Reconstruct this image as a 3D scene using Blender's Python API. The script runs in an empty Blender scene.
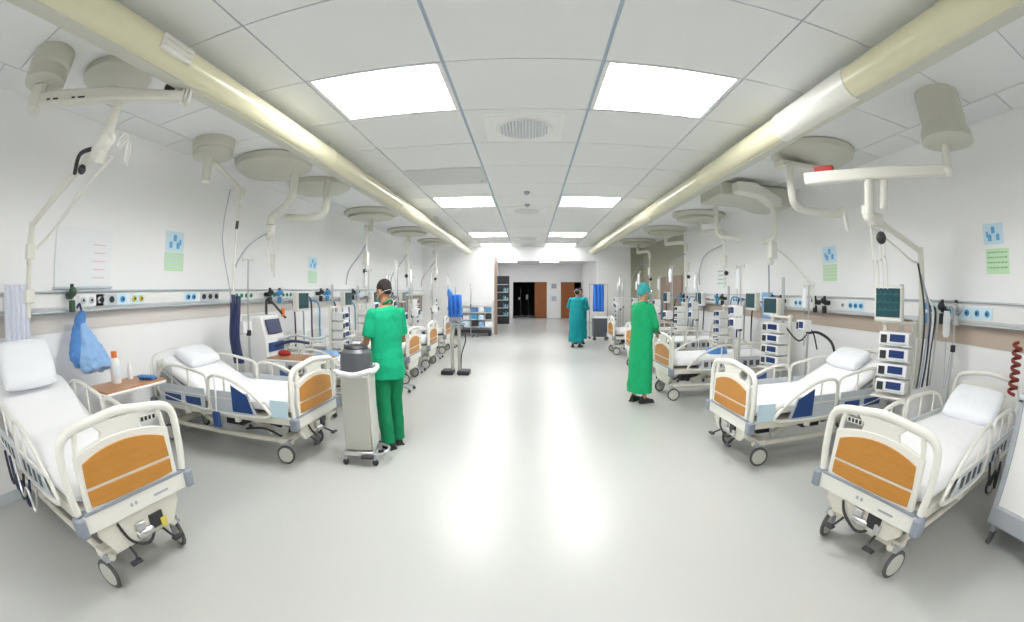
import bpy, bmesh, math, random
from mathutils import Vector as V, Matrix, Euler, noise
random.seed(7)
S = bpy.context.scene
C = S.collection
PI = math.pi
def R(d): return math.radians(d)

# ------------------------------------------------------------------ materials
def mat(name, col, rough=.5, metal=0.0, var=0.0, scale=8.0, bump=0.0, emit=None, coat=0.0, trans=0.0, alpha=1.0, spec=.5):
    m = bpy.data.materials.new(name); m.use_nodes = True
    nt = m.node_tree; b = nt.nodes['Principled BSDF']
    b.inputs['Base Color'].default_value = (*col, 1)
    b.inputs['Roughness'].default_value = rough
    b.inputs['Metallic'].default_value = metal
    b.inputs['Coat Weight'].default_value = coat
    b.inputs['Specular IOR Level'].default_value = spec
    b.inputs['Transmission Weight'].default_value = trans
    b.inputs['Alpha'].default_value = alpha
    if var or bump:
        tc = nt.nodes.new('ShaderNodeTexCoord'); n = nt.nodes.new('ShaderNodeTexNoise')
        n.inputs['Scale'].default_value = scale; n.inputs['Detail'].default_value = 4
        nt.links.new(tc.outputs['Object'], n.inputs['Vector'])
        if var:
            mx = nt.nodes.new('ShaderNodeMixRGB'); mx.blend_type = 'MIX'
            mx.inputs['Color1'].default_value = (*[c*(1-var) for c in col], 1)
            mx.inputs['Color2'].default_value = (*[min(1, c*(1+var)) for c in col], 1)
            nt.links.new(n.outputs['Fac'], mx.inputs['Fac']); nt.links.new(mx.outputs['Color'], b.inputs['Base Color'])
        if bump:
            bp = nt.nodes.new('ShaderNodeBump'); bp.inputs['Strength'].default_value = bump; bp.inputs['Distance'].default_value = .02
            nt.links.new(n.outputs['Fac'], bp.inputs['Height']); nt.links.new(bp.outputs['Normal'], b.inputs['Normal'])
    if emit:
        b.inputs['Emission Color'].default_value = (*emit[0], 1); b.inputs['Emission Strength'].default_value = emit[1]
    return m
def wood_mat(name, c1, c2):
    m = mat(name, c1, .38); nt = m.node_tree; b = nt.nodes['Principled BSDF']
    tc = nt.nodes.new('ShaderNodeTexCoord'); mp = nt.nodes.new('ShaderNodeMapping'); mp.inputs['Scale'].default_value = (3, 2, 30)
    n = nt.nodes.new('ShaderNodeTexNoise'); n.inputs['Scale'].default_value = 2.5; n.inputs['Detail'].default_value = 6; n.inputs['Distortion'].default_value = .6
    mx = nt.nodes.new('ShaderNodeMixRGB'); mx.inputs['Color1'].default_value = (*c1, 1); mx.inputs['Color2'].default_value = (*c2, 1)
    nt.links.new(tc.outputs['Object'], mp.inputs['Vector']); nt.links.new(mp.outputs['Vector'], n.inputs['Vector'])
    nt.links.new(n.outputs['Fac'], mx.inputs['Fac']); nt.links.new(mx.outputs['Color'], b.inputs['Base Color'])
    return m
K = {}
K['wall'] = mat('wall_paint', (.93, .93, .935), .55, var=.012, scale=2)
K['wall_rear'] = mat('rear_wall_paint', (.75, .75, .74), .6)
K['wall_green'] = mat('olive_wall_paint', (.44, .44, .34), .6, var=.04, scale=2)
K['brown_panel'] = mat('brown_panel', (.33, .24, .18), .55, var=.06, scale=3)
K['tile'] = mat('ceiling_tile', (.82, .83, .825), .75, var=.02, scale=60)
K['tile_grey'] = mat('smooth_ceiling_hatch', (.64, .65, .64), .6)
K['seam'] = mat('ceiling_seam', (.42, .50, .62), .5)
K['floor'] = mat('vinyl_floor', (.51, .515, .495), .3, var=.02, scale=1.6, spec=.55)
K['light'] = mat('light_diffuser', (.9, .9, .9), .5, emit=((1, 1, 1), 9.0))
K['light_far'] = mat('dimmer_light_diffuser', (.9, .9, .9), .5, emit=((1, 1, 1), 3.2))
K['cream'] = mat('cream_paint', (.76, .74, .65), .35, var=.02, scale=6, coat=.15)
K['pipe'] = mat('cream_duct_paint', (.72, .69, .48), .28, var=.05, scale=3, coat=.4)
K['cream_light'] = mat('pale_cream_plastic', (.80, .79, .73), .35)
K['boom'] = mat('boom_plastic', (.76, .75, .68), .38, var=.02, scale=5)
K['dome'] = mat('dome_plastic_duct_shade', (.58, .58, .50), .45, var=.04, scale=4)
K['white'] = mat('white_plastic', (.86, .86, .85), .35)
K['sheet'] = mat('white_bed_sheet', (.90, .90, .91), .85, bump=.35, scale=9)
K['pillow'] = mat('pillow_cotton', (.86, .88, .92), .85, bump=.3, scale=14)
K['grey'] = mat('grey_plastic', (.40, .42, .46), .45)
K['bumper'] = mat('blue_grey_bumper', (.27, .30, .35), .5)
K['panel_grey'] = mat('pale_grey_panel', (.58, .62, .66), .4)
K['dark'] = mat('dark_plastic', (.03, .03, .035), .45)
K['rubber'] = mat('grey_rubber', (.09, .09, .09), .6)
K['hub'] = mat('wheel_disc', (.55, .55, .50), .4)
K['steel'] = mat('brushed_steel', (.62, .62, .62), .3, metal=.9)
K['wood'] = wood_mat('orange_wood_laminate', (.46, .19, .022), (.60, .27, .045))
K['wood_door'] = wood_mat('brown_door_wood', (.27, .085, .02), (.36, .12, .03))
K['wood_table'] = wood_mat('table_wood', (.42, .20, .09), (.52, .27, .13))
K['blue'] = mat('navy_panel', (.02, .07, .24), .4)
K['blue_cloth'] = mat('blue_cloth', (.10, .27, .62), .9, bump=.4, scale=18)
K['blue_pale'] = mat('pale_blue_cloth', (.30, .50, .82), .9, bump=.4, scale=18)
K['gown_blue'] = mat('blue_gown_cloth', (.04, .20, .68), .9, bump=.4, scale=14)
K['navy'] = mat('navy_hose', (.02, .03, .10), .5)
K['screen'] = mat('monitor_screen', (.012, .05, .06), .2, emit=((.01, .05, .06), .15))
K['trace'] = mat('screen_trace', (.02, .12, .11), .3, emit=((.05, .35, .32), .25))
K['screen_blue'] = mat('pump_display', (.02, .04, .14), .25, emit=((.02, .06, .25), .05))
K['red'] = mat('red_plastic', (.38, .02, .015), .4)
K['red_hose'] = mat('maroon_hose', (.22, .03, .02), .5)
K['orange'] = mat('orange_cap', (.85, .22, .05), .4)
K['green_dark'] = mat('dark_green_plastic', (.04, .09, .05), .5)
K['green_tag'] = mat('green_tag', (.10, .38, .22), .5)
K['blue_tag'] = mat('blue_tag', (.08, .34, .62), .5)
K['yellow'] = mat('yellow_tag', (.72, .60, .10), .5)
K['paper'] = mat('white_paper', (.88, .90, .92), .7)
K['paper_blue'] = mat('blue_print', (.15, .48, .80), .7)
K['paper_lblue'] = mat('pale_blue_print', (.66, .84, .94), .7)
K['paper_green'] = mat('green_print', (.62, .84, .58), .7)
K['paper_dgreen'] = mat('dark_green_print', (.22, .52, .26), .7)
K['scrub'] = mat('green_scrub_cotton', (.0, .39, .19), .9, bump=.25, scale=12)
K['scrub_dark'] = mat('green_trouser_cotton', (.0, .23, .09), .9, bump=.25, scale=12)
K['gown'] = mat('bright_green_gown', (.005, .41, .155), .85, bump=.25, scale=12)
K['teal'] = mat('teal_gown', (.0, .29, .32), .85, bump=.25, scale=12)
K['cap'] = mat('teal_cap', (.05, .42, .42), .85, bump=.4, scale=30)
K['skin'] = mat('skin', (.52, .27, .17), .55)
K['skin_dark'] = mat('tanned_skin', (.40, .19, .10), .55)
K['hair'] = mat('dark_hair', (.018, .012, .01), .7, bump=.6, scale=60)
K['shoe'] = mat('black_shoe', (.02, .02, .02), .5)
K['bin'] = mat('bin_grey_paint', (.50, .50, .45), .4, var=.03, scale=3)
K['bin_light'] = mat('bin_lit_side', (.72, .72, .68), .35)  # brighter light on the bin's right side, put into a lighter grey
K['bag_dark'] = mat('dark_bag', (.10, .11, .12), .3)
K['liner'] = mat('white_liner', (.80, .81, .82), .4, bump=.8, scale=30)
K['clear'] = mat('clear_plastic', (.85, .88, .90), .1, trans=.6, alpha=.55)
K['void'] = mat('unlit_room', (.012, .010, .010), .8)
K['bluish_cloth'] = mat('curtain_blue_white', (.74, .77, .86), .85, bump=.3, scale=10)  # bluish white of the towel cloth itself

# ------------------------------------------------------------------ mesh builder
def smooth_path(pts, n=6, closed=False):
    P = [V(p) for p in pts]; out = []; N = len(P)
    rng = N if closed else N-1
    for i in range(rng):
        if closed: p0, p1, p2, p3 = P[i-1], P[i], P[(i+1) % N], P[(i+2) % N]
        else: p0, p1, p2, p3 = P[max(i-1, 0)], P[i], P[i+1], P[min(i+2, N-1)]
        for k in range(n):
            t = k/n
            out.append(.5*((2*p1)+(p2-p0)*t+(2*p0-5*p1+4*p2-p3)*t*t+(3*p1-p0-3*p2+p3)*t**3))
    if not closed: out.append(P[-1].copy())
    return out
class M:
    def __init__(s): s.v = []; s.f = []; s.m = []; s.mi = 0
    def add(s, vs, fs, mi=None):
        o = len(s.v); s.v += [V(v) for v in vs]; s.f += [[o+i for i in f] for f in fs]; s.m += [s.mi if mi is None else mi]*len(fs); return s
    def box(s, c, d, rz=0, rot=None, mi=None, taper=1.0):
        x, y, z = [a/2 for a in d]
        vs = [V((sx*x*(taper if sz > 0 else 1), sy*y*(taper if sz > 0 else 1), sz*z)) for sz in (-1, 1) for sy in (-1, 1) for sx in (-1, 1)]
        Rm = rot if rot is not None else Matrix.Rotation(rz, 3, 'Z')
        vs = [Rm @ v + V(c) for v in vs]
        return s.add(vs, [(0, 2, 3, 1), (4, 5, 7, 6), (0, 1, 5, 4), (2, 6, 7, 3), (0, 4, 6, 2), (1, 3, 7, 5)], mi)
    def b2(s, lo, hi, mi=None):
        return s.box([(a+b)/2 for a, b in zip(lo, hi)], [abs(b-a) for a, b in zip(lo, hi)], mi=mi)
    def tube(s, pts, r, seg=8, closed=False, mi=None, flat=1.0, caps=True, up=None):
        P = [V(p) for p in pts]; N = len(P); rs = r if isinstance(r, (list, tuple)) else [r]*N
        vs = []; fs = []; pn = None
        for i in range(N):
            if closed: t = (P[(i+1) % N]-P[i-1])
            else: t = P[min(i+1, N-1)]-P[max(i-1, 0)]
            if t.length < 1e-9: t = V((0, 0, 1))
            t.normalize()
            if up is not None: n = V(up)-t*V(up).dot(t)
            elif pn is None: n = (V((0, 0, 1)) if abs(t.z) < .9 else V((1, 0, 0))).cross(t)
            else: n = pn-t*pn.dot(t)
            if n.length < 1e-6: n = t.orthogonal()
            n.normalize(); pn = n; b = t.cross(n)
            for k in range(seg):
                a = 2*PI*k/seg
                vs.append(P[i]+n*(math.cos(a)*rs[i])+b*(math.sin(a)*rs[i]*flat))
        L = N if closed else N-1
        for i in range(L):
            j = (i+1) % N
            for k in range(seg):
                k2 = (k+1) % seg
                fs.append((i*seg+k, i*seg+k2, j*seg+k2, j*seg+k))
        if not closed and caps:
            fs.append(tuple(range(seg-1, -1, -1))); fs.append(tuple((N-1)*seg+k for k in range(seg)))
        return s.add(vs, fs, mi)
    def cyl(s, p0, p1, r, r2=None, seg=16, mi=None):
        return s.tube([p0, p1], [r, r if r2 is None else r2], seg, mi=mi)
    def caps(s, p0, p1, r0, r1=None, seg=12, mi=None):
        p0, p1 = V(p0), V(p1); r1 = r0 if r1 is None else r1
        d = (p1-p0); L = d.length; d = d/L if L > 1e-6 else V((0, 0, 1)); pts = []; rs = []
        for k in range(5):
            a = PI/2*(k/4); pts.append(p0-d*(math.cos(a)*r0)); rs.append(max(1e-4, math.sin(a)*r0))
        for k in range(5):
            a = PI/2*(k/4); pts.append(p1+d*(math.sin(a)*r1)); rs.append(max(1e-4, math.cos(a)*r1))
        return s.tube(pts, rs, seg, mi=mi)
    def lathe(s, c, prof, seg=24, axis='z', mi=None):
        vs = []; fs = []; n = len(prof)
        for (r, z) in prof:
            for k in range(seg):
                a = 2*PI*k/seg; p = (math.cos(a)*r, math.sin(a)*r, z)
                if axis == 'y': p = (p[0], p[2], p[1])
                if axis == 'x': p = (p[2], p[0], p[1])
                vs.append(V(c)+V(p))
        for i in range(n-1):
            for k in range(seg):
                k2 = (k+1) % seg; fs.append((i*seg+k, i*seg+k2, (i+1)*seg+k2, (i+1)*seg+k))
        fs.append(tuple(range(seg-1, -1, -1))); fs.append(tuple((n-1)*seg+k for k in range(seg)))
        return s.add(vs, fs, mi)
    def ball(s, c, r, seg=16, rings=10, mi=None, rot=None):
        r = (r, r, r) if not isinstance(r, (tuple, list)) else r
        vs = []; fs = []
        for i in range(rings+1):
            th = PI*i/rings
            for k in range(seg):
                a = 2*PI*k/seg; p = V((math.cos(a)*math.sin(th)*r[0], math.sin(a)*math.sin(th)*r[1], math.cos(th)*r[2]))
                vs.append((rot @ p if rot is not None else p)+V(c))
        for i in range(rings):
            for k in range(seg):
                k2 = (k+1) % seg; fs.append((i*seg+k, (i+1)*seg+k, (i+1)*seg+k2, i*seg+k2))
        return s.add(vs, fs, mi)
    def loft(s, rings, seg=20, mi=None, sq=1.0):
        # rings: (centre, rx, ry) horizontal ellipses from bottom to top, with tilt-free cross sections
        vs = []; fs = []
        for c, rx, ry in rings:
            for k in range(seg):
                a = 2*PI*k/seg; ca, sa = math.cos(a), math.sin(a)
                vs.append(V(c)+V((math.copysign(abs(ca)**sq, ca)*rx, math.copysign(abs(sa)**sq, sa)*ry, 0)))
        n = len(rings)
        for i in range(n-1):
            for k in range(seg):
                k2 = (k+1) % seg; fs.append((i*seg+k, i*seg+k2, (i+1)*seg+k2, (i+1)*seg+k))
        fs.append(tuple(range(seg-1, -1, -1))); fs.append(tuple((n-1)*seg+k for k in range(seg)))
        return s.add(vs, fs, mi)
    def prism(s, poly, axis, a, b, mi=None):
        # poly: 2-D outline; axis 'x' -> (y,z), 'y' -> (x,z), 'z' -> (x,y)
        def pt(p, q): return {'x': (q, p[0], p[1]), 'y': (p[0], q, p[1]), 'z': (p[0], p[1], q)}[axis]
        n = len(poly); vs = [pt(p, a) for p in poly]+[pt(p, b) for p in poly]
        fs = [tuple(range(n-1, -1, -1)), tuple(range(n, 2*n))]+[(i, (i+1) % n, n+(i+1) % n, n+i) for i in range(n)]
        return s.add(vs, fs, mi)
    def sheet(s, fn, nu, nv, th=0.0, mi=None):
        vs = [V(fn(i/nu, j/nv)) for j in range(nv+1) for i in range(nu+1)]
        fs = [(j*(nu+1)+i, j*(nu+1)+i+1, (j+1)*(nu+1)+i+1, (j+1)*(nu+1)+i) for j in range(nv) for i in range(nu)]
        return s.add(vs, fs, mi)
    def build(s, name, mats, parent=None, bev=0.0, seg=2, smooth=35, mods=None, label=None):
        me = bpy.data.meshes.new(name)
        me.from_pydata([tuple(v) for v in s.v], [], s.f)
        if not isinstance(mats, (list, tuple)): mats = [mats]
        for m in mats: me.materials.append(K[m] if isinstance(m, str) else m)
        me.polygons.foreach_set('material_index', [min(i, len(mats)-1) for i in s.m])
        bm = bmesh.new(); bm.from_mesh(me); bmesh.ops.recalc_face_normals(bm, faces=bm.faces); bm.to_mesh(me); bm.free()
        if smooth:
            me.polygons.foreach_set('use_smooth', [True]*len(me.polygons))
            me.set_sharp_from_angle(angle=R(smooth))
        me.update()
        o = bpy.data.objects.new(name, me); C.objects.link(o)
        if parent is not None: o.parent = parent
        if bev:
            b = o.modifiers.new('bevel', 'BEVEL'); b.width = bev; b.segments = seg; b.limit_method = 'ANGLE'; b.angle_limit = R(40)
        for md in (mods or []): md(o)
        if label: o['label'] = label
        return o
def solid(th):
    def f(o): m = o.modifiers.new('solid', 'SOLIDIFY'); m.thickness = th; m.offset = 0
    return f
def subd(n=1):
    def f(o): m = o.modifiers.new('subd', 'SUBSURF'); m.levels = n; m.render_levels = n
    return f
def voxel(sz, sm=6, fold=0.0, fscale=.12):
    def f(o):
        m = o.modifiers.new('remesh', 'REMESH'); m.mode = 'VOXEL'; m.voxel_size = sz; m.use_smooth_shade = True
        if sm: q = o.modifiers.new('smooth', 'SMOOTH'); q.iterations = sm; q.factor = .5
        if fold:
            t = bpy.data.textures.new('folds', 'CLOUDS'); t.noise_scale = fscale; t.noise_depth = 2
            d = o.modifiers.new('folds', 'DISPLACE'); d.texture = t; d.strength = fold; d.mid_level = .5; d.texture_coords = 'LOCAL'
    return f
def thing(name, label, cat, loc=(0, 0, 0), rz=0, group=None):
    o = bpy.data.objects.new(name, None); C.objects.link(o); o.location = loc; o.rotation_euler = (0, 0, rz)
    o['label'] = label; o['category'] = cat; o.empty_display_size = .1
    if group: o['group'] = group
    return o
def tag(o, label, cat, group=None, loc=None, rz=None):
    o['label'] = label; o['category'] = cat
    if group: o['group'] = group
    if loc is not None: o.location = loc
    if rz is not None: o.rotation_euler = (0, 0, rz)
    return o
def struct(o): o['kind'] = 'structure'; return o
def dup(root, loc=None, rz=None, label=None, group=None, parent=None):
    c = root.copy(); C.objects.link(c)
    if parent is not None: c.parent = parent
    if loc is not None: c.location = loc
    if rz is not None: c.rotation_euler = (0, 0, rz)
    if label: c['label'] = label
    if group: c['group'] = group
    for ch in list(root.children): dup(ch, parent=c)
    return c

XL, XR, CE, YB, YE, YF = -4.15, 4.45, 3.37, -5.0, 17.0, 28.0

# ------------------------------------------------------------------ camera
cam = bpy.data.cameras.new('camera'); co = bpy.data.objects.new('camera', cam); C.objects.link(co)
co.location = (0, 0, 1.62); co.rotation_euler = (PI/2-.042, 0, .038)
cam.type = 'PANO'; cam.sensor_width = 36; cam.sensor_fit = 'HORIZONTAL'; cam.clip_end = 200; cam.clip_start = .05
try:
    cam.panorama_type = 'FISHEYE_EQUISOLID'; cam.fisheye_lens = 447.2/1024*36; cam.fisheye_fov = R(180)
except AttributeError:
    pass
try:
    cam.cycles.panorama_type = 'FISHEYE_EQUISOLID'; cam.cycles.fisheye_lens = 447.2/1024*36; cam.cycles.fisheye_fov = R(180)
except Exception:
    pass
S.camera = co

# ------------------------------------------------------------------ room shell
def slab(name, lo, hi, m): return struct(M().b2(lo, hi).build(name, m, smooth=0))
slab('floor', (XL-.3, YB-.2, -.1), (XR+.3, YF+3.2, 0), 'floor')
slab('wall_left', (XL-.15, YB, 0), (XL, YE, CE), 'wall')
slab('wall_right', (XR, YB, 0), (XR+.15, 12.2, CE), 'wall')
slab('wall_right_far', (XR, 12.2, 0), (XR+.15, YE, CE), 'wall_green')
slab('wall_back', (XL-.15, YB-.15, 0), (XR+.15, YB, CE), 'wall_rear')
slab('wall_left_end', (XL-.15, YE, 0), (-1.32, YE+.2, CE), 'wall')
slab('wall_right_end', (2.62, YE-.0, 0), (3.95, YE+.2, CE), 'wall')
slab('wall_right_corner', (3.95, YE-.0, 0), (XR+.15, YE+.2, CE), 'wall_green')
slab('wall_corridor_left', (-2.0, YE+.2, 0), (-1.85, YF, CE), 'wall')
slab('wall_corridor_right', (3.3, YE+.2, 0), (3.45, YF, CE), 'wall')
slab('trim_1', (-1.32, YE-.02, 0), (-1.22, YE+.22, 2.95), 'brown_panel')
slab('trim_2', (-1.32, YE, 2.82), (2.62, YE+.2, CE), 'wall')
w = M()
for lo, hi in [((-2.0, YF, 0), (-1.0, YF+.2, CE)), ((1.12, YF, 0), (2.0, YF+.2, CE)), ((3.3, YF, 0), (3.45, YF+.2, CE)), ((-1.0, YF, 2.26), (1.12, YF+.2, CE)), ((2.0, YF, 2.26), (3.3, YF+.2, CE))]: w.b2(lo, hi)
struct(w.build('wall_corridor_end', 'wall', smooth=0))
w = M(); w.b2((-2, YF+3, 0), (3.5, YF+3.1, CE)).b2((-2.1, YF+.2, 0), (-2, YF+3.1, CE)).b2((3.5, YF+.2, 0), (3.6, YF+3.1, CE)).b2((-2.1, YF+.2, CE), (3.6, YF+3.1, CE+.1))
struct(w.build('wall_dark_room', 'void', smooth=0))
d = M(); d.b2((.36, YF+.02, .01), (1.11, YF+.08, 2.24)); d1 = struct(d.build('door_1', 'wood_door', bev=.01)); M().ball((.45, YF-.03, 1.05), .035).build('door_handle', 'steel', d1)
d = M(); d.b2((2.01, YF+.02, .01), (2.85, YF+.08, 2.24)); d2 = struct(d.build('door_2', 'wood_door', bev=.01)); M().ball((2.75, YF-.03, 1.05), .035).build('door_handle', 'steel', d2)
d = M(); d.b2((XR-.03, 12.35, .01), (XR+.0, 14.6, 2.15)); d.b2((XR-.035, 13.46, .01), (XR-.028, 13.48, 2.15)); d3 = struct(d.build('door_3', 'brown_panel', bev=.005)); M().box((XR-.05, 13.4, 1.05), (.03, .03, .16)).build('door_handle', 'steel', d3)
for i, (lo, hi) in enumerate([((XL, YB, 0), (XL+.015, YE, .09)), ((XR-.015, YB, 0), (XR, 12.2, .09))]):
    slab('baseboard_'+('left', 'right')[i], lo, hi, 'panel_grey')

# ceiling: individual lay-in tiles above which the grid bars show as blue-grey seams
ys = [YB]; y = 2.98-1.0*8
rows = [2.98+1.0*k for k in range(-8, 26)]
rows = [r for r in rows if r > YB+.3 and r < YF]+[YF]
Lc, Ac, Bc, Rc = -1.81, -.64, .58, 1.755
ceil = M()
ceil.b2((XL-.15, YB-.1, CE+.012), (XR+.15, YF+.1, CE+.1), mi=1)
lamps = []
def tiles(x0, x1, rws, gx=.008, lit=None):
    for a, b in zip(rws[:-1], rws[1:]):
        if lit and lit(a): lamps.append((x0, x1, a, b)); continue
        ceil.b2((x0+gx, a+.007, CE), (x1-gx, b-.007, CE+.02), mi=0)
rr = [YB]+rows
islit = lambda a: any(abs(a-q) < .05 for q in (-2.02, 2.98, 7.98, 12.98, 15.98, 20.98, 24.98))  # the last two rows are unseen lamps added to brighten the corridor
tiles(Lc, Ac, rr, lit=islit); tiles(Bc, Rc, rr, lit=islit)
tiles(Ac+.012, Bc-.012, rr)
lo_ = [.79+.91*k for k in range(-6, 18) if .79+.91*k < YE]; ro_ = [1.61+.79*k for k in range(-8, 20) if 1.61+.79*k < YE]
tiles(-3.70, Lc, rr); tiles(Rc, 3.96, rr)
tiles(XL-.1, -3.70, [YB]+lo_+[YE]); tiles(3.96, XR+.1, [YB]+ro_+[YE])
struct(ceil.build('ceiling', ['tile', 'seam'], smooth=0))
for i, (x0, x1, a, b) in enumerate(lamps):
    side = 'left' if x0 < 0 else 'right'
    k = [-2.02, 2.98, 7.98, 12.98, 15.98, 20.98, 24.98].index(min((-2.02, 2.98, 7.98, 12.98, 15.98, 20.98, 24.98), key=lambda q: abs(q-a)))-1
    if k >= 0: lab = 'white ceiling light panel %s of the aisle, %s' % (side, ['nearest the camera, largest in view', 'second from the camera', 'third from the camera', 'fourth from the camera, before the beam', 'first unseen one added to brighten the corridor', 'last unseen one added to brighten the corridor'][min(k, 5)])
    else: lab = 'white ceiling light panel %s of the aisle behind the camera' % side
    t = thing('ceiling_light', lab, 'ceiling light', ((x0+x1)/2, (a+b)/2, CE), 0, 'ceiling light panels')
    X, Y = (x1-x0)/2, (b-a)/2
    fr = M()
    for lo, hi in [((-X+.01, -Y+.01, 0), (X-.01, -Y+.035, .02)), ((-X+.01, Y-.035, 0), (X-.01, Y-.01, .02)), ((-X+.01, -Y+.035, 0), (-X+.05, Y-.035, .02)), ((X-.05, -Y+.035, 0), (X-.01, Y-.035, .02))]: fr.b2(lo, hi)
    fr.build('frame', 'white', t, smooth=0)
    M().b2((-X+.05, -Y+.035, .004), (X-.05, Y-.035, .012)).build('diffuser', 'light' if a < 15 else 'light_far', t, smooth=0)

# world: faint ambient only seen through nothing (room is closed)
wd = bpy.data.worlds.new('world'); S.world = wd; wd.use_nodes = True
wd.node_tree.nodes['Background'].inputs[0].default_value = (.9, .95, 1, 1); wd.node_tree.nodes['Background'].inputs[1].default_value = .3

# ------------------------------------------------------------------ hospital beds  (local: foot end at x=0, head towards +x)
def board(M_, H, top, w, mi=None): pass
def make_bed(name, label, H=.46, back=0.0, detail=True, panel_blue=False, mark=False, yel=False, ms=1, ins=.0, group='hospital beds'):
    t = thing(name, label, 'hospital bed', group=group)
    L = 2.05
    # chassis
    m = M()
    for s in (-1, 1): m.tube([(.02+ins, s*.30, .215), (1.95, s*.30, .215)], .032, 8, flat=.8)
    m.box((.10+ins, 0, .23), (.10, .72, .06)); m.box((1.84, 0, .23), (.10, .72, .06))
    m.build('chassis', 'cream', t, bev=.008)
    # lifting arms + actuator
    for s in (-1, 1):
        for x in (.62, 1.42): M().box((x, s*.2, (.24+H)/2), (.42, .035, .06), rot=Matrix.Rotation(-math.atan2(H-.26, .4), 3, 'Y')).build('lifting_arm', 'cream', t, bev=.005)
    m = M(); m.caps((.45, .03, .29), (1.0, .03, H-.05), .035); m.box((1.05, 0, .30), (.25, .16, .13)); m.box((.35, -.08, .31), (.16, .14, .1)); m.caps((1.2, -.1, .3), (1.7, -.1, H-.06), .028)
    m.tube(smooth_path([(.3, .05, .3), (.28, .2, .22), (.5, .25, .3), (.8, .2, .25)]), .012)
    m.build('lifting_motor', 'dark', t, bev=.01)
    # casters
    for sx, x in ((0, .06+ins), (1, 1.90)):
        for s in (-1, 1):
            y = s*.34
            m = M(); m.cyl((x, y, .24), (x, y, .20), .024); m.box((x+.01, y, .205), (.09, .05, .02)); m.box((x+.03, y-s*.018, .15), (.035, .012, .11)); 
            c = m.build('caster', 'grey', t, bev=.006)
            q_ = M(); q_.lathe((0, 0, 0), [(.06, -.014), (.088, -.014), (.095, -.007), (.095, .007), (.088, .014), (.06, .014)], 28, 'y', mi=0)
            q_.lathe((0, 0, 0), [(.012, -.019), (.074, -.0155), (.074, .0155), (.012, .019)], 24, 'y', mi=1)
            wl = q_.build('wheel', ['rubber', 'hub'], c); wl.location = (x+.03, y+s*.012, .095); wl.rotation_euler = (0, 0, R(12*s))
    # deck frame
    m = M()
    for s in (-1, 1): m.b2((.03, s*.40-.025, H-.04), (2.0, s*.40+.025, H+.03))
    for x in (.3, .8, 1.3, 1.8): m.b2((x-.03, -.4, H-.03), (x+.03, .4, H+.01))
    m.b2((.05, -.38, H+.012), (1.98, .38, H+.03))
    m.build('deck_frame', 'cream', t, bev=.006)
    # end carriers
    m = M(); m.b2((-.03, -.46, H-.055), (.04, .46, H+.045), mi=0); m.b2((-.034, -.43, H+.045), (.03, .43, H+.058), mi=1)
    if mark:
        for yy in (.02, .06): m.lathe((-.031, yy, H-.002), [(.012, -.002), (.012, .002)], 14, 'x', mi=2)
        m.b2((-.032, -.27, H-.017), (-.029, -.14, H-.003), mi=2)
    fc = m.build('foot_carrier', ['cream_light', 'bumper', 'grey'], t)
    m = M(); m.prism([(-.36, H-.05), (.36, H-.05), (.36, H-.12), (.27, .25), (-.27, .25), (-.36, H-.12)], 'x', -.0, .035); m.build('end_plate', 'cream', t, bev=.008)
    m = M(); m.b2((2.0, -.44, H-.04), (2.05, .44, H+.05)); m.build('head_carrier', 'cream_light', t, bev=.01)
    for x in (-.012, 2.03):
        for s in (-1, 1):
            M().box((x, s*.475, H-.005), (.085, .075, .115)).build('corner_bumper', 'bumper', t, bev=.018, seg=3)
    # foot board
    Z = H+.055; TX = .0
    def arch(w, h, dh):
        return smooth_path([(TX, -w*.965, Z+.0), (TX, -w, Z+h*.35), (TX, -w*.985, Z+h*.74), (TX, -w*.91, Z+h*.9), (TX, -w*.74, Z+h*.975), (TX, -w*.38, Z+h*1.02), (TX, 0, Z+h+dh), (TX, w*.38, Z+h*1.02), (TX, w*.74, Z+h*.975), (TX, w*.91, Z+h*.9), (TX, w*.985, Z+h*.74), (TX, w, Z+h*.35), (TX, w*.965, Z+.0)], 5)
    bd = M(); bd.tube(arch(.475, .445, .025), .023, 12, flat=1.25, up=(1, 0, 0))
    w_, h_ = .385, .335
    def arc_top(w, z0, z1, n=12): return [(w-2*w*i/n, z0+(z1-z0)*(1-(2*i/n-1)**2)) for i in range(n+1)]
    bd.prism([(-w_-.01, Z-.01), (w_+.01, Z-.01)]+[(p[0], p[1]) for p in arc_top(w_, Z+h_-.035, Z+h_+.02)], 'x', -.018, .014)
    for s in (-1, 1):
        bd.tube(smooth_path([(TX, s*(w_-.012), Z+.01), (TX, s*(w_-.016), Z+.2), (TX, s*(w_-.03), Z+.34), (TX, s*(w_-.055), Z+.425)], 4), .018, 8, flat=1.1, up=(1, 0, 0))
    bd.prism([(-.17, Z+h_), (.17, Z+h_), (.15, Z+.385), (.22, Z+.44), (-.22, Z+.44), (-.15, Z+.385)], 'x', -.014, .010)
    fb = bd.build('footboard', 'cream_light', t, bev=.004)
    wd_ = M(); n = 12
    wd_.prism([(-w_+.035, Z+.125), (w_-.035, Z+.125)]+arc_top(w_-.048, Z+.255, Z+.315), 'x', -.026, -.010); wd_.build('upper_wood_inset', 'wood', fb, bev=.003)
    wd_ = M(); wd_.prism([(w_-.035, Z+.108), (-w_+.035, Z+.108)]+[(-p[0], p[1]) for p in arc_top(w_-.035, Z+.022, Z-.0+.012)], 'x', -.026, -.010); wd_.build('lower_wood_inset', 'wood', fb, bev=.003)
    if mark:
        q = M(); cy = -.23*ms; q.b2((-.020, cy-.07, Z+.372), (-.016, cy+.07, Z+.405), mi=0)
        for k in range(4): q.b2((-.0225, cy-.06+k*.033, Z+.378), (-.020, cy-.04+k*.033, Z+.400), mi=1)
        q.build('maker_plate', ['cream_light', 'dark'], fb)
    # head board
    Zh = H+.05; hb = M()
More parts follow.
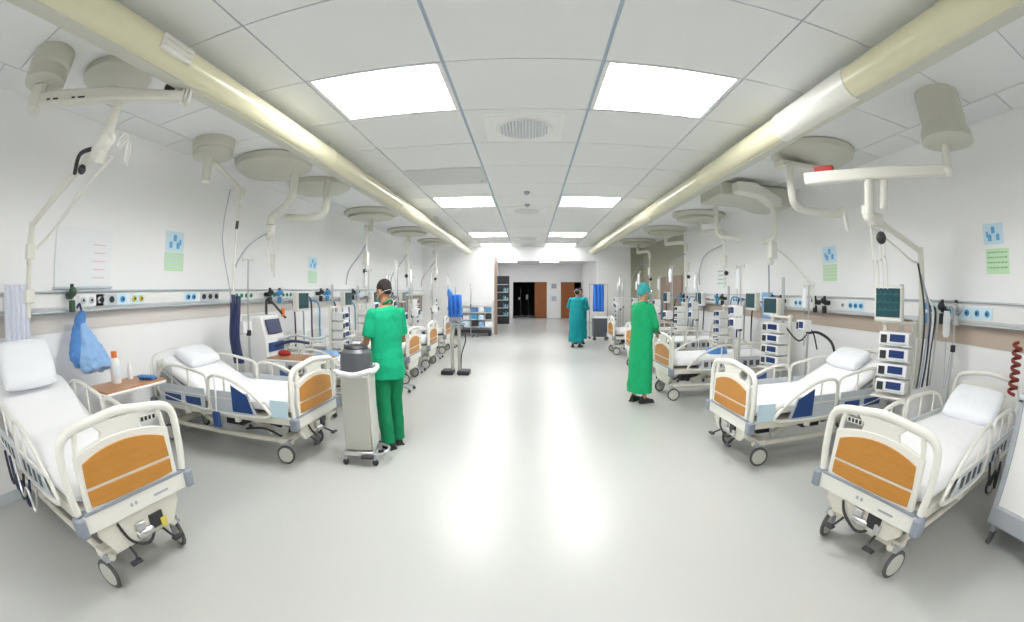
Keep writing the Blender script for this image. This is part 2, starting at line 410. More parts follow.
    pth = smooth_path([(2.04, -.42, Zh), (2.06, -.435, Zh+.25), (2.08, -.40, Zh+.42), (2.09, -.30, Zh+.47), (2.09, 0, Zh+.50), (2.09, .30, Zh+.47), (2.08, .40, Zh+.42), (2.06, .435, Zh+.25), (2.04, .42, Zh)], 5)
    hb.tube(pth, .022, 10); hb.prism([(-.34, Zh), (.34, Zh), (.33, Zh+.40), (0, Zh+.43), (-.33, Zh+.40)], 'x', 2.045, 2.065)
    hb.build('headboard', 'cream_light', t, bev=.004)
    # mattress with optional raised back
    def mt(x):   # height of underside
        x0 = 1.15
        return H+.035+(0 if x < x0 or not back else (x-x0)*math.tan(back) if x < 1.3 else (.15*math.tan(back)+(x-1.3)*math.tan(back)))
    xs = [.06+i*(1.0-.06)/8*1.9 for i in range(9)]; xs[-1] = 1.84 if back else 1.99
    m = M(); nu = 26; ring = []
    xe = 1.99-.10*(back > 0)
    for i in range(nu+1):
        x = .06+(xe-.06)*i/nu; z0 = mt(x); r = []
        edge = .035*(1-min(1, min(i, nu-i)/1.5))
        for (yy, zz) in [(-.425, .03), (-.44, .08), (-.43, .15), (-.38, .175), (-.18, .183), (0, .186), (.18, .183), (.38, .175), (.43, .15), (.44, .08), (.425, .03), (0, .0)]:
            wob = .006*noise.noise(V((x*6, yy*9, H*10)))+.004*noise.noise(V((x*20, yy*14, 3)))
            r.append((x, yy*(1-edge*.6), z0+zz*(1-edge*3)+wob))
        ring.append(r)
    vs = [p for r in ring for p in r]; k = 12
    fs = [(i*k+j, i*k+(j+1) % k, (i+1)*k+(j+1) % k, (i+1)*k+j) for i in range(nu) for j in range(k)]
    fs += [tuple(range(k)), tuple(nu*k+j for j in range(k-1, -1, -1))]
    m.add(vs, fs); m.build('mattress', 'sheet', t, smooth=80, mods=[subd(1)])
    if back:
        m = M(); a = back
        for s in (-1, 1): m.cyl((1.3, s*.25, H), (1.75, s*.25, mt(1.75)-.02), .018)
        m.prism([(1.2, mt(1.2)-.03), (1.2, mt(1.2)), (xe, mt(xe)), (xe, mt(xe)-.03)], 'y', -.39, .39)
        m.build('back_section', 'panel_grey', t, bev=.004)
    # side rails
    if panel_blue:
        for s in (-1, 1): M().b2((.07, s*.445-.006, H+.035), (.27, s*.445+.006, H+.20)).build('foot_side_panel', 'paper_lblue', t, bev=.004)
    for s in (-1, 1):
        for part in ('foot', 'head'):
            yy = s*.475
            dz = H
            if part == 'foot': P = [(.28, .04), (.32, .13), (.5, .26), (.72, .355), (.9, .385), (1.01, .37), (1.045, .31), (1.05, .12), (1.03, .03), (.65, .015)]
            else: P = [(1.09, .03), (1.085, .16), (1.09, .33), (1.13, .385), (1.3, .395), (1.55, .385), (1.76, .33), (1.89, .21), (1.93, .07), (1.88, .02), (1.5, .015)]
            if back and part == 'head': P = [(p[0]-.02, p[1]+max(0, (p[0]-1.15))*math.tan(back)*.35) for p in P]
            path = smooth_path([(p[0], yy, dz+p[1]) for p in P], 5, closed=True)
            m = M(); m.tube(path, .017, 8, closed=True)
            xs_ = (.82,) if part == 'foot' else (1.36, 1.64)
            def ztop(x):
                c = [q.z for q in path if abs(q.x-x) < .05]; return max(c)
            for x in xs_: m.tube([(x, yy, dz+.16), (x, yy, ztop(x))], .010, 6)
            m.tube([(path[0].x+.04, yy, dz+.17), (1.03 if part == 'foot' else 1.9, yy, dz+.17)], .012, 6)
            m.box((.7 if part == 'foot' else 1.45, s*.44, dz+.0), (.05, .05, .12)); 
            r = m.build('side_rail', 'cream_light', t)
            q = M(); x0, x1 = (.42, 1.02) if part == 'foot' else (1.12, 1.88)
            ph = .24 if panel_blue else (.20 if part == 'head' else .17)
            pz = [(x0, dz+.03), (x1, dz+.03), (x1, dz+ph), (x0+(.10 if part == 'foot' else 0), dz+ph)]
            q.prism(pz, 'y', yy-.009, yy+.009); 
            if not panel_blue:
                for k in range(4): q.b2((x0+.1+k*.12, yy-.0105, dz+.06), (x0+.17+k*.12, yy+.0105, dz+.14), mi=1)
            q.build('rail_panel', ['panel_grey', 'rubber'], r)
            if panel_blue and part == 'foot':
                M().prism([(.46, dz+.05), (.72, dz+.05), (.72, dz+.31), (.52, dz+.22)], 'y', yy+s*.0095, yy+s*.014).build('blue_inset', 'blue', r)
            elif panel_blue:
                for x0, x1 in ((1.18, 1.42), (1.5, 1.78)): M().b2((x0, yy+s*.0095, dz+.06), (x1, yy+s*.014, dz+.14)).build('blue_inset', 'blue', r)
    if detail:
        # brake pedals, cable and hydraulic hose below the foot end
        m = M()
        for s in (-1, 1): m.tube(smooth_path([(.02, s*.16, .25), (-.06, s*.17, .22), (-.08, s*.2, .2)]), .010); m.box((-.085, s*.2, .2), (.04, .09, .018))
        m.tube(smooth_path([(.0, .20, H-.08), (-.02, .14, .29), (-.01, 0, .22), (.02, -.1, .27), (.05, -.14, .34)]), .011)
        m.box((.02, -.12, .33), (.07, .12, .09)); m.box((.03, .1, .35), (.05, .1, .05))
        m.build('foot_mechanism', 'dark', t, bev=.006)
        m = M(); m.box((-.012, .03, .345), (.03, .09, .05), mi=0); m.box((-.012, -.17, .30), (.03, .05, .06), mi=1 if yel else 0); m.caps((.0, -.05, .29), (.0, .05, .29), .03, mi=0)
        m.build('brake_box', ['steel', 'yellow'], t, bev=.005)
    return t
def place(t, x, y, rz, label=None): t.location = (x, y, 0); t.rotation_euler = (0, 0, rz); return t
# left row: the head points to the left wall
bedA = make_bed('hospital_bed', 'cream adjustable hospital bed with orange wood footboard, front left corner of the ward', H=.50, back=R(23), mark=True, yel=True, ins=.03)
place(bedA, -2.16, 1.45, PI-R(4))
bedB = make_bed('hospital_bed', 'hospital bed with raised back and navy rail insets beside the grey waste bin', H=.46, back=R(24), panel_blue=True, ins=.12)
place(bedB, -2.08, 3.88, PI)
bedC = make_bed('hospital_bed', 'cream hospital bed with orange footboard, front right corner beside the white cabinet', H=.44, mark=True, ms=-1, ins=.0)
place(bedC, 2.02, 1.79, R(8)); 
bedD = make_bed('hospital_bed', 'hospital bed with raised back and navy rail insets, second along the right wall', H=.44, back=R(24), panel_blue=True, ins=.12)
place(bedD, 1.98, 3.92, R(1))
bedE = make_bed('hospital_bed', 'hospital bed with orange footboard just behind the nurse in the green gown', H=.46, detail=False)
place(bedE, 2.1, 6.7, R(1))
far = [(-2.12, 6.05, PI, 'hospital bed partly hidden behind the man in green scrubs'), (-2.1, 7.9, PI, 'far hospital bed with small orange footboard just right of the man in scrubs'),
       (-2.1, 9.55, PI, 'far left hospital bed nearest the pump stand, second orange footboard past the man'), (-2.2, 11.9, PI, 'farthest hospital bed on the left, beyond the pump stand'),
       (2.15, 9.2, 0, 'hospital bed mostly hidden behind the nurse in the green gown'), (2.2, 11.75, 0, 'farthest hospital bed on the right, small orange footboard left of the nurse'), ]
for x, y, rz, lab in far: dup(bedE, (x, y, 0), rz, lab)
# pillows lie on the beds
def pillow(x, y, z, rz, tilt, label, sx=.40, sy=.62):
    m = M(); nu, nv = 14, 18; k = []
    def f(sgn):
        def g(u, v):
            a, b = 2*u-1, 2*v-1; e = max(0, (1-a**4))*max(0, (1-b**4)); h = .075*e**.45
            return (a*sx/2*(1-.06*b*b), b*sy/2*(1-.06*a*a), sgn*h+.008*noise.noise(V((a*2, b*2, sgn*2+x))))
        return g
    m.sheet(f(1), nu, nv); m.sheet(f(-1), nu, nv)
    o = m.build('pillow', 'pillow', None, smooth=80, mods=[lambda o: setattr(o.modifiers.new('weld', 'WELD'), 'merge_threshold', .012), subd(1)])
    tag(o, label, 'pillow', 'bed pillows'); o.location = (x, y, z); o.rotation_euler = (0, -tilt, rz); return o
def on_bed(b, lx, ly=0):
    c, s_ = math.cos(b.rotation_euler.z), math.sin(b.rotation_euler.z); return (b.location.x+c*lx-s_*ly, b.location.y+s_*lx+c*ly)
p = on_bed(bedA, 1.72); pillow(p[0]+.03, p[1]-.06, 1.14, bedA.rotation_euler.z  , R(52), 'large white pillow propped at the head of the front left bed', .46, .66)
p = on_bed(bedC, 1.72); pillow(p[0], p[1], .775, bedC.rotation_euler.z, R(26), 'white pillow at the head of the front right bed', .46, .66)
p = on_bed(bedB, 1.62); pillow(p[0], p[1], .955, PI, R(24), 'white pillow on the raised back of the bed beside the waste bin', .36, .6)
p = on_bed(bedD, 1.62); pillow(p[0], p[1], .935, bedD.rotation_euler.z, R(24), 'white pillow on the raised back of the second right bed', .36, .6)

# ------------------------------------------------------------------ ceiling ducts
def duct(name, label, cx, r, sgn, y0, y1, joints, box=None, wrap=None):
    t = thing(name, label, 'ceiling duct', (0, 0, 0), 0, 'cream ceiling ducts')
    m = M(); cz = 3.37-.2; n = 20; ring = []
    # rounded body with a flat raceway under the outer half
    prof = [(cx+math.cos(2*PI*k/n)*r, cz+math.sin(2*PI*k/n)*r) for k in range(n)]
    m.prism(prof, 'y', y0, y1); m.build('tube', 'pipe', t, smooth=40)
    M().b2((min(cx-sgn*.02, cx+sgn*.10), y0, cz-r-.005), (max(cx-sgn*.02, cx+sgn*.10), y1, cz-r*.3)).build('raceway', 'dome', t, bev=.008)  # shade on the duct's underside is put into this greyer colour
    for y in joints:
        m = M(); m.prism([(cx+math.cos(2*PI*k/n)*(r+.006), cz+math.sin(2*PI*k/n)*(r+.006)) for k in range(n)], 'y', y, y+.05); m.build('joint_ring', 'pipe', t)
        m = M(); m.cyl((cx, y+.02, cz+r*.8), (cx, y+.02, CE), .012, seg=8); m.build('hanger', 'cream', t)
    return t
dl = duct('ceiling_duct', 'long cream tube duct under the ceiling, left of the aisle', -2.27, .12, -1, YB+.05, 16.6, [-3, .4, 4.5, 7.3, 10.2, 13.1])
m = M(); m.box((0, 0, 0), (.03, .34, .11)); m.box((.02, 0, -.02), (.02, .30, .012)); m.box((.02, 0, .02), (.02, .30, .012))
m.build('clip_box', 'cream_light', dl, bev=.008).location = (-2.145, 1.72, 3.17)
dr = duct('ceiling_duct', 'long cream tube duct under the ceiling, right of the aisle', 2.37, .13, 1, YB+.05, 16.6, [-3, .2, 5.5, 8.2, 11.2, 14.1])
m = M(); n = 20; m.prism([(2.37+math.cos(2*PI*k/n)*(.139), 3.17+math.sin(2*PI*k/n)*(.139)) for k in range(n)], 'y', 2.25, 3.4); m.build('pale_sleeve', 'cream_light', dr, label='paler cream sleeve')
# thin conduit of the ducts along the ceiling edge
def ceiling_disc(m, c, r, h, mi=None):
    m.lathe((c[0], c[1], 0), [(r*.97, CE-.003), (r, CE-.02), (r*.98, CE-h*.5), (r*.75, CE-h*.9), (r*.3, CE-h)], 36, mi=mi)

# ------------------------------------------------------------------ supply booms hanging from the ceiling
def P_(t, name, m, k='boom', bev=.0, **kw): return m.build(name, k, t, bev=bev, **kw)
# front left boom
t = thing('ceiling_boom', 'front left ceiling boom with long horizontal arm and folded rod above the corner bed', 'medical boom', (-3.25, 1.16, 0), 0, 'ceiling supply booms')
def L(*p): return (p[0]+3.25, p[1]-1.16, p[2])
m = M(); m.lathe((0, 0, 0), [(.205, CE-.002), (.205, CE-.13), (.19, CE-.15), (.20, CE-.17), (.20, CE-.245), (.12, CE-.26)], 32); P_(t, 'ceiling_mount', m, 'dome')
m = M(); m.cyl((0, 0, 3.12), (0, 0, 3.04), .05); m.box((-.02, -.02, 3.01), (.11, .11, .20), rz=R(43)); P_(t, 'mount_bracket', m, bev=.012)
A = V((-.04, -.04, 2.985)); B = V(L(-2.33, 2.07, 2.985)); dv = (B-A).normalized(); an = math.atan2(dv.y, dv.x)
m = M(); m.prism([(0, -.05), (0, .05), (.2, .06), (.75, .065), (1.1, .045), ((B-A).length, .045), ((B-A).length, -.03), (1.1, -.03), (.75, -.035), (.2, -.05)], 'y', -.05, .05)
arm = P_(t, 'horizontal_arm', m, bev=.015); arm.location = A; arm.rotation_euler = (0, 0, an)
for k, w_ in ((.16, .03), (.22, .05), (.40, .03), (.46, .06)):
    M().b2((k, -.054, -.018), (k+w_, -.049, -.006)).build('dark_marking', 'dark', arm)
m = M(); 
for q in (-.035, 0, .035): m.box((B.x+dv.x*.02+q*.6, B.y+dv.y*.02+q*.6, 3.00), (.02, .09, .15), rz=an)
P_(t, 'arm_end_fins', m, 'cream_light', bev=.006)
M().ball((B.x-.09, B.y-.09, 3.065), (.05, .045, .04)).build('dark_knob', 'dark', t)
J = V(L(-2.66, 1.63, 2.62)); Cc = V(L(-2.73, 1.72, 2.95)); E_ = V(L(-3.70, 1.53, 2.20))
m = M(); m.tube([Cc, Cc+(J-Cc)*.5, J], [.035, .045, .05], 12); P_(t, 'drop_column', m)
m = M(); m.ball(J, .062); m.box(J+V((-.05, 0, -.05)), (.12, .08, .12), rot=Matrix.Rotation(R(35), 3, 'Y')); m.box(J+V((-.12, 0, -.03)), (.05, .09, .05)); m.ball(J+V((.03, .03, .03)), .045); P_(t, 'swivel_joint', m, 'cream_light', bev=.01)
m = M(); m.tube([J, J+(E_-J)*.35, E_], [.035, .030, .026], 10); P_(t, 'oblique_arm', m)
off = V((.10, .10, -.16)); m = M(); m.tube([J+off*.6, J+(E_-J)*.7+off*.9, J+(E_-J)*.92+off*.9, E_+V((.06, .04, -.18))], .013, 8); P_(t, 'parallel_rod', m, 'cream_light')
m = M(); m.tube(smooth_path([J+(E_-J)*.12+V((0, -.03, .03)), J+(E_-J)*.2+V((0, -.08, .03)), J+(E_-J)*.3+V((0, -.03, -.03))]), .018); P_(t, 'black_lever', m, 'dark')
M().ball(J+(E_-J)*.22+V((.04, -.04, -.06)), .035).build('black_knob', 'dark', t)
m = M(); m.cyl(E_+V((0, 0, .03)), E_-V((0, 0, .30)), .034); m.cyl(E_-V((0, 0, .30)), (E_.x-.02, E_.y, 1.50), .026); m.box((E_.x, E_.y, 2.0), (.07, .09, .12)); m.box((E_.x, E_.y, 1.66), (.10, .10, .10)); P_(t, 'vertical_pole', m, bev=.006)
for k, (dx, dy) in enumerate([(.10, .06), (.15, .02), (.06, .12)]):
    p = J+V((dx, dy, -.03)); m = M(); m.tube(smooth_path([p, p+V((.03, .03, .06)), p+V((.07, .05, .02)), p+V((.07, .05, -.12))]), .007, 6); m.build('hook', 'cream_light', t)
# second ceiling disc of the same boom group
t = thing('ceiling_boom_cover', 'round grey ceiling disc behind the front left boom arm', 'ceiling mount', (-3.12, 1.86, 0), 0, 'round ceiling boom covers')
m = M(); ceiling_disc(m, (0, 0), .34, .12); P_(t, 'cover_disc', m, 'dome')
m = M(); m.cyl((0, 0, 3.26), (0, 0, 3.20), .05); P_(t, 'cover_stub', m, 'boom')
# second left boom
t = thing('ceiling_boom', 'second left ceiling boom, cylinder mount with thin drop pole above the raised bed', 'medical boom', (-3.5, 3.8, 0), 0, 'ceiling supply booms')
m = M(); m.lathe((0, 0, 0), [(.27, CE-.002), (.27, CE-.10), (.25, CE-.12), (.26, CE-.14), (.25, CE-.20), (.12, CE-.22)], 32); P_(t, 'ceiling_mount', m, 'dome')
m = M(); m.cyl((-.02, -.04, 3.17), (-.02, -.04, 2.88), .055); P_(t, 'drop_column', m, 'boom')
m = M(); m.tube([(.02, 0, 3.10), (.02, .10, 3.10), (0, .62, 2.93)], .03, 8); m.box((0, .66, 2.90), (.09, .12, .09)); P_(t, 'bracket_arm', m, 'boom', bev=.008)
m = M(); m.cyl((0, .66, 2.88), (0, .66, 2.72), .045); m.cyl((0.06, .62, 2.88), (.06, .62, 2.76), .02); P_(t, 'pole_clamp', m, 'cream_light')
m = M(); m.cyl((0, .66, 2.74), (-.03, .62, 1.15), .014, seg=8); P_(t, 'drop_pole', m, 'cream_light')
m = M(); m.cyl((-.004, .655, 2.52), (-.01, .65, 2.42), .022, seg=10); P_(t, 'pole_grip', m, 'dark')
m = M(); m.tube(smooth_path([(-.05, .5, 2.9), (-.08, .45, 2.3), (-.02, .55, 1.7), (0, .6, 1.3)]), .007, 6); P_(t, 'thin_tube', m, 'grey')
# third left boom with S shaped arm
t = thing('ceiling_boom', 'white S-shaped ceiling boom arm left of the duct, above the raised left bed', 'medical boom', (-3.3, 5.0, 0), 0, 'ceiling supply booms')
m = M(); ceiling_disc(m, (0, -.1), .55, .20); ceiling_disc(m, (0, 1.35), .52, .15); P_(t, 'ceiling_disc', m, 'dome')
m = M(); m.tube(smooth_path([(.3, 0, 3.22), (.3, .0, 3.0), (.26, .02, 2.85), (.05, .12, 2.74), (-.12, .16, 2.66), (-.14, .16, 2.56)], 5), .055, 12); P_(t, 'curved_arm', m, 'boom')
m = M(); m.tube(smooth_path([(-.1, .5, 2.70), (.2, .55, 2.68), (.42, .6, 2.70), (.5, .62, 2.80), (.5, .62, 3.0), (.42, .8, 3.22)], 5), .055, 12); P_(t, 'elbow_arm', m, 'boom')
m = M(); m.box((-.14, .16, 2.48), (.10, .12, .14)); m.ball((-.1, .1, 2.42), .05); m.ball((-.2, .2, 2.40), .04); P_(t, 'tool_head', m, 'cream_light', bev=.012)
for k in range(3):
    m = M(); m.tube(smooth_path([(-.16+k*.05, .14, 2.42), (-.17+k*.06, .14, 2.2), (-.12+k*.04, .14, 2.0-.08*k), (-.08+k*.03, .12, 2.15)]), .008, 6); m.build('hanging_tube', 'cream_light', t)
m = M(); m.tube(smooth_path([(-.16, .14, 2.45), (-.26, -.15, 2.28), (-.26, -.42, 2.05), (-.24, -.5, 1.95)]), .010, 6); P_(t, 'feed_cable', m, 'grey')
# far left booms
def far_boom(x, y, label, flip=1, sc=1.0, rz=0):
    t = thing('ceiling_boom', label, 'medical boom', (x, y, 0), rz, 'ceiling supply booms')
    m = M(); ceiling_disc(m, (0, 0), .62, .13); m.lathe((0, 0, 0), [(.5, CE-.12), (.5, CE-.15), (.12, CE-.17)], 32); m.build('ceiling_disc', 'dome', t)
    m = M(); m.cyl((0, 0, 3.22), (0, 0, 2.93), .05); m.build('drop_column', 'boom', t)
    m = M(); m.tube(smooth_path([(0, 0, 2.94), (.0, -.3, 2.94), (flip*.1, -.55, 2.94), (flip*.14, -.62, 2.85), (flip*.14, -.62, 2.72)], 4), .05, 10); m.build('horizontal_arm', 'boom', t)
    m = M(); m.cyl((flip*.14, -.62, 2.75), (flip*.14, -.62, 1.75), .022, seg=8); m.build('drop_pole', 'cream_light', t)
    m = M(); m.box((flip*.14, -.62, 2.3), (.09, .14, .26)); m.build('supply_head', 'cream_light', t, bev=.012)
    m = M(); m.tube(smooth_path([(flip*.14, -.6, 2.65), (flip*-.1, -.3, 2.45), (flip*-.35, -.35, 2.1), (flip*-.4, -.4, 1.8)]), .015, 6); m.build('feed_cable', 'grey', t)
    m = M(); m.ball((flip*.14, -.68, 2.05), .05, 10, 8); m.build('dark_knob', 'dark', t)
    return t
fb1 = far_boom(-3.35, 9.0, 'ceiling boom with flat disc above the man in green scrubs', 1)
dup(fb1, (-3.3, 11.9, 0), 0, 'ceiling boom just left of the far end of the left duct')
dup(fb1, (-3.1, 14.6, 0), 0, 'farthest left ceiling boom, next to the white end wall')
# front right boom
t = thing('ceiling_boom', 'front right ceiling boom with flared cylinder mount and long arm bearing a red label', 'medical boom', (3.52, 2.15, 0), 0, 'ceiling supply booms')
def Q(*p): return (p[0]-3.52, p[1]-2.15, p[2])
m = M(); m.lathe((0, 0, 0), [(.25, CE-.002), (.25, CE-.28), (.255, CE-.31), (.28, CE-.36), (.29, CE-.44), (.22, CE-.46), (.08, CE-.46)], 36); P_(t, 'ceiling_mount', m, 'dome')
m = M(); m.cyl((0, .05, 2.95), (0, .08, 2.70), .045); m.ball((0, .08, 2.70), .06); P_(t, 'mount_stub', m, 'boom')
A = V((.03, .06, 2.70)); B = V(Q(2.60, 3.46, 2.70)); dv = (B-A).normalized(); Ln = (B-A).length
m = M(); m.prism([(0, -.045), (0, .045), (Ln*.5, .055), (Ln, .06), (Ln, -.055), (Ln*.5, -.05)], 'y', -.05, .05); arm = P_(t, 'horizontal_arm', m, bev=.015); arm.location = A; arm.rotation_euler = (0, 0, math.atan2(dv.y, dv.x))
M().b2((Ln*.80, -.060, .0), (Ln*.93, .02, .115)).build('red_label', 'red', arm, bev=.004)
M().b2((Ln*.47, -.056, .04), (Ln*.56, -.02, .062)).build('dark_marking', 'dark', arm)
m = M(); m.cyl(Q(3.02, 2.93, 2.66), Q(3.04, 3.0, 2.36), .05); m.cyl(Q(3.16, 2.85, 2.66), Q(3.16, 2.9, 2.40), .05); P_(t, 'drop_column', m, 'boom')
J = V(Q(3.12, 3.08, 2.36)); E_ = V(Q(3.86, 2.98, 2.08))
m = M(); m.ball(J, .07); m.box(J+V((.08, 0, -.03)), (.16, .10, .12)); m.box(J+V((-.02, 0, .05)), (.1, .1, .1)); P_(t, 'swivel_joint', m, 'cream_light', bev=.015)
m = M(); m.tube([J, E_], [.035, .028], 10); P_(t, 'oblique_arm', m, 'boom')
m = M(); m.tube([J+V((.02, 0, -.10)), J+(E_-J)*.55+V((0, 0, -.14)), J+(E_-J)*.8+V((0, 0, -.16)), E_+V((-.05, 0, -.12))], .012, 8); P_(t, 'parallel_rod', m, 'cream_light')
m = M(); m.ball(J+(E_-J)*.15+V((-.02, -.05, -.16)), (.06, .05, .06)); P_(t, 'dark_knob', m, 'dark')
m = M(); m.cyl(E_+V((0, 0, .04)), E_-V((0, 0, 1.35)), .035); P_(t, 'vertical_column', m, 'boom')
for k in range(4):
    x = J.x+.0+k*.07; m = M(); m.tube(smooth_path([(x, J.y, 2.3), (x+.01, J.y, 2.0), (x-.02, J.y, 1.86+.05*k), (x+.02, J.y, 1.95), (x+.05, J.y+.02, 1.7)]), .007, 6); m.build('hanging_tube', 'cream_light', t)
# big low disc and curved tube behind it
t = thing('ceiling_boom', 'right ceiling boom with wide round disc and U-shaped tube behind the red label', 'medical boom', (3.45, 4.35, 0), 0, 'ceiling supply booms')
m = M(); ceiling_disc(m, (0, 0), .58, .17); P_(t, 'ceiling_disc', m, 'dome')
m = M(); m.tube(smooth_path([(-.48, -.1, 3.1), (-.5, -.12, 2.86), (-.48, -.1, 2.70), (-.38, -.05, 2.62), (-.1, .0, 2.60), (.25, -.05, 2.60), (.35, -.1, 2.66)], 5), .05, 12); P_(t, 'curved_arm', m, 'boom')
m = M(); m.box((-.3, 0, 3.12), (.55, .22, .07)); P_(t, 'arm_plate', m, 'boom', bev=.015)
m = M(); m.tube([(.35, -.1, 2.66), (.38, -.12, 2.4)], .035, 10); P_(t, 'drop_pole', m, 'cream_light')
# second right boom: boxy cover
t = thing('ceiling_boom', 'right ceiling boom with boxy drooping cover halfway along the duct', 'medical boom', (3.55, 6.75, 0), 0, 'ceiling supply booms')
m = M(); m.prism([(-.62, 3.36), (.75, 3.36), (.75, 3.05), (.45, 3.05), (.1, 3.13), (-.62, 3.13)], 'y', -.55, .35); P_(t, 'ceiling_cover', m, 'dome', bev=.03)
m = M(); m.prism([(-.45, 3.14), (-.45, 3.3), (-.1, 3.3), (.35, 3.1), (.35, 2.98), (.2, 2.98), (0, 3.1)], 'y', -.85, -.6); P_(t, 'cover_lug', m, 'boom', bev=.02)
m = M(); m.tube(smooth_path([(.22, -.72, 3.1), (.24, -.74, 2.7), (.22, -.72, 2.5), (.1, -.6, 2.42)], 5), .045, 12); P_(t, 'drop_column', m, 'boom')
m = M(); m.tube(smooth_path([(-.25, .5, 3.15), (-.25, .5, 2.75), (-.18, .45, 2.62), (.1, .2, 2.55)], 5), .045, 12); P_(t, 'rear_column', m, 'boom')
m = M(); m.box((.2, -.7, 2.30), (.12, .12, .26)); m.ball((.12, -.75, 2.12), .06); P_(t, 'supply_head', m, 'cream_light', bev=.015)
m = M(); m.tube(smooth_path([(.22, -.7, 2.35), (.4, -1.0, 2.1), (.5, -1.35, 1.75), (.52, -1.4, 1.45)]), .018, 6); P_(t, 'oblique_arm', m, 'cream_light')
m = M(); m.cyl((.14, -.66, 2.15), (.14, -.66, 1.5), .012, seg=6); P_(t, 'thin_rod', m, 'grey')
dup(fb1, (3.75, 9.2, 0), R(20), 'right ceiling boom with flat disc, above and right of the nurse in green')
dup(fb1, (3.7, 11.6, 0), R(30), 'right ceiling boom in front of the olive wall')
dup(fb1, (3.6, 14.4, 0), R(10), 'farthest right ceiling boom above the brown double door')
# ------------------------------------------------------------------ ceiling fittings
def diffuser(y, label):
    t = thing('ceiling_diffuser', label, 'air vent', (-.04, y, CE), 0, 'ceiling air diffusers')
    m = M(); m.b2((-.42, -.42, -.006), (.42, .42, .012)); m.b2((-.36, -.36, -.014), (.36, .36, -.004)); m.build('face_plate', 'white', t, bev=.004)
    m = M(); m.lathe((0, 0, 0), [(.285, -.016), (.30, -.022), (.285, -.030), (.27, -.022)], 40); m.build('ring', 'white', t)
    m = M(); m.lathe((0, 0, 0), [(.27, -.018), (.1, -.015)], 40); m.build('grille_back', 'dark', t)
    m = M()
    for k in range(-7, 8):
        x = k*.034; h = math.sqrt(max(0, .265**2-x*x)); m.box((x, 0, -.028), (.010, 2*h, .018), rot=Matrix.Rotation(R(25), 3, 'Y'))
    m.build('grille', 'panel_grey', t, smooth=0)
    return t
d0 = diffuser(4.5, 'round ceiling air diffuser nearest the camera')
dup(d0, (-.04, 9.4, CE), 0, 'second round ceiling air diffuser from the camera'); dup(d0, (-.04, 14.4, CE), 0, 'third ceiling air diffuser, far down the aisle'); dup(d0, (-.04, 16.4, CE), 0, 'farthest ceiling air diffuser before the beam')
def detector(y, label):
    m = M(); m.lathe((0, 0, 0), [(.05, 0), (.055, -.02), (.035, -.045), (.012, -.06)], 20); o = m.build('smoke_detector', 'grey', None); tag(o, label, 'smoke detector', 'ceiling detectors', (-.03, y, CE))
detector(7.62, 'small dark ceiling detector between the first two air diffusers'); detector(8.75, 'small dark ceiling detector right beside the second air diffuser')
t = thing('access_hatch', 'smooth grey ceiling hatch left of the aisle, before the second light row', 'ceiling hatch', (-1.22, 6.48, CE)); M().b2((-.55, -.46, -.012), (.56, .46, .006)).build('hatch_panel', 'tile_grey', t, bev=.003)
M().box((.5, .3, -.018), (.02, .06, .012)).build('latch', 'grey', t)

# ------------------------------------------------------------------ people (local: feet at origin, facing +y, x to their right)
def hand(m, wrist, d, up, side, r=.0085, curl=.9, sc=1.0):
    # palm then five separate bent fingers; d = pointing direction, up = back of the hand, side = direction of the thumb
    d, up, side = V(d).normalized(), V(up).normalized(), V(side).normalized()
    w = V(wrist)
    for k in range(4):
        o = (1.5-k)*.019*sc
        m.caps(w+d*.01, w+d*.085*sc+side*o, .015, .0125, 8)
        ln = [.072, .080, .074, .058][k]*sc; b = w+d*.088*sc+side*o; a = curl*(.8+.1*k)
        p1 = b+(d*math.cos(a*.4)-up*math.sin(a*.4))*ln*.45; p2 = p1+(d*math.cos(a)-up*math.sin(a))*ln*.32; p3 = p2+(d*math.cos(a*1.6)-up*math.sin(a*1.6))*ln*.25
        m.caps(b, p1, .0095, .009, 8); m.caps(p1, p2, .009, .0085, 8); m.caps(p2, p3, .0085, .0075, 8)
    t0 = w+d*.025+side*.022; t1 = t0+(side*.8+d*.7-up*.2).normalized()*.038*sc; t2 = t1+(d*.9+side*.2-up*.5).normalized()*.032*sc
    m.caps(t0, t1, .013, .0105, 8); m.caps(t1, t2, .0105, .0085, 8)
def head(m, c, yaw=0, pitch=0, s=1.0):
    Rm = Matrix.Rotation(yaw, 3, 'Z') @ Matrix.Rotation(-pitch, 3, 'X'); c = V(c)
    def P(x, y, z): return c+Rm @ (V((x, y, z))*s)
    m.ball(P(0, -.008, .03), (.077*s, .096*s, .092*s), 20, 14, rot=Rm)       # skull
    m.ball(P(0, .022, -.03), (.062*s, .072*s, .082*s), 16, 12, rot=Rm)       # face
    m.ball(P(0, .058, -.088), (.032*s, .026*s, .024*s), 12, 8, rot=Rm)       # chin
    m.caps(P(0, .088, .015), P(0, .108, -.022), .010*s, .014*s, 8)           # nose
    for q in (-1, 1):
        m.ball(P(q*.078, -.008, -.005), (.010*s, .018*s, .032*s), 10, 8, rot=Rm)  # ear
        m.caps(P(q*.012, .088, .028), P(q*.045, .076, .028), .010*s, .008*s, 8)    # brow
        m.ball(P(q*.045, .058, -.03), (.022*s, .022*s, .024*s), 10, 8, rot=Rm)     # cheek
    m.caps(P(-.014, .092, -.054), P(.014, .092, -.054), .0075*s, .0075*s, 8)       # lips
    return P, Rm
def face_bits(P, Rm, t, s=1.0):
    for q in (-1, 1):
        M().ball(P(q*.030, .083, .008), (.011, .009, .008), 12, 8, rot=Rm).build('eye', 'white', t)
        M().ball(P(q*.030, .0905, .008), (.005, .003, .005), 10, 6, rot=Rm).build('iris', 'dark', t)
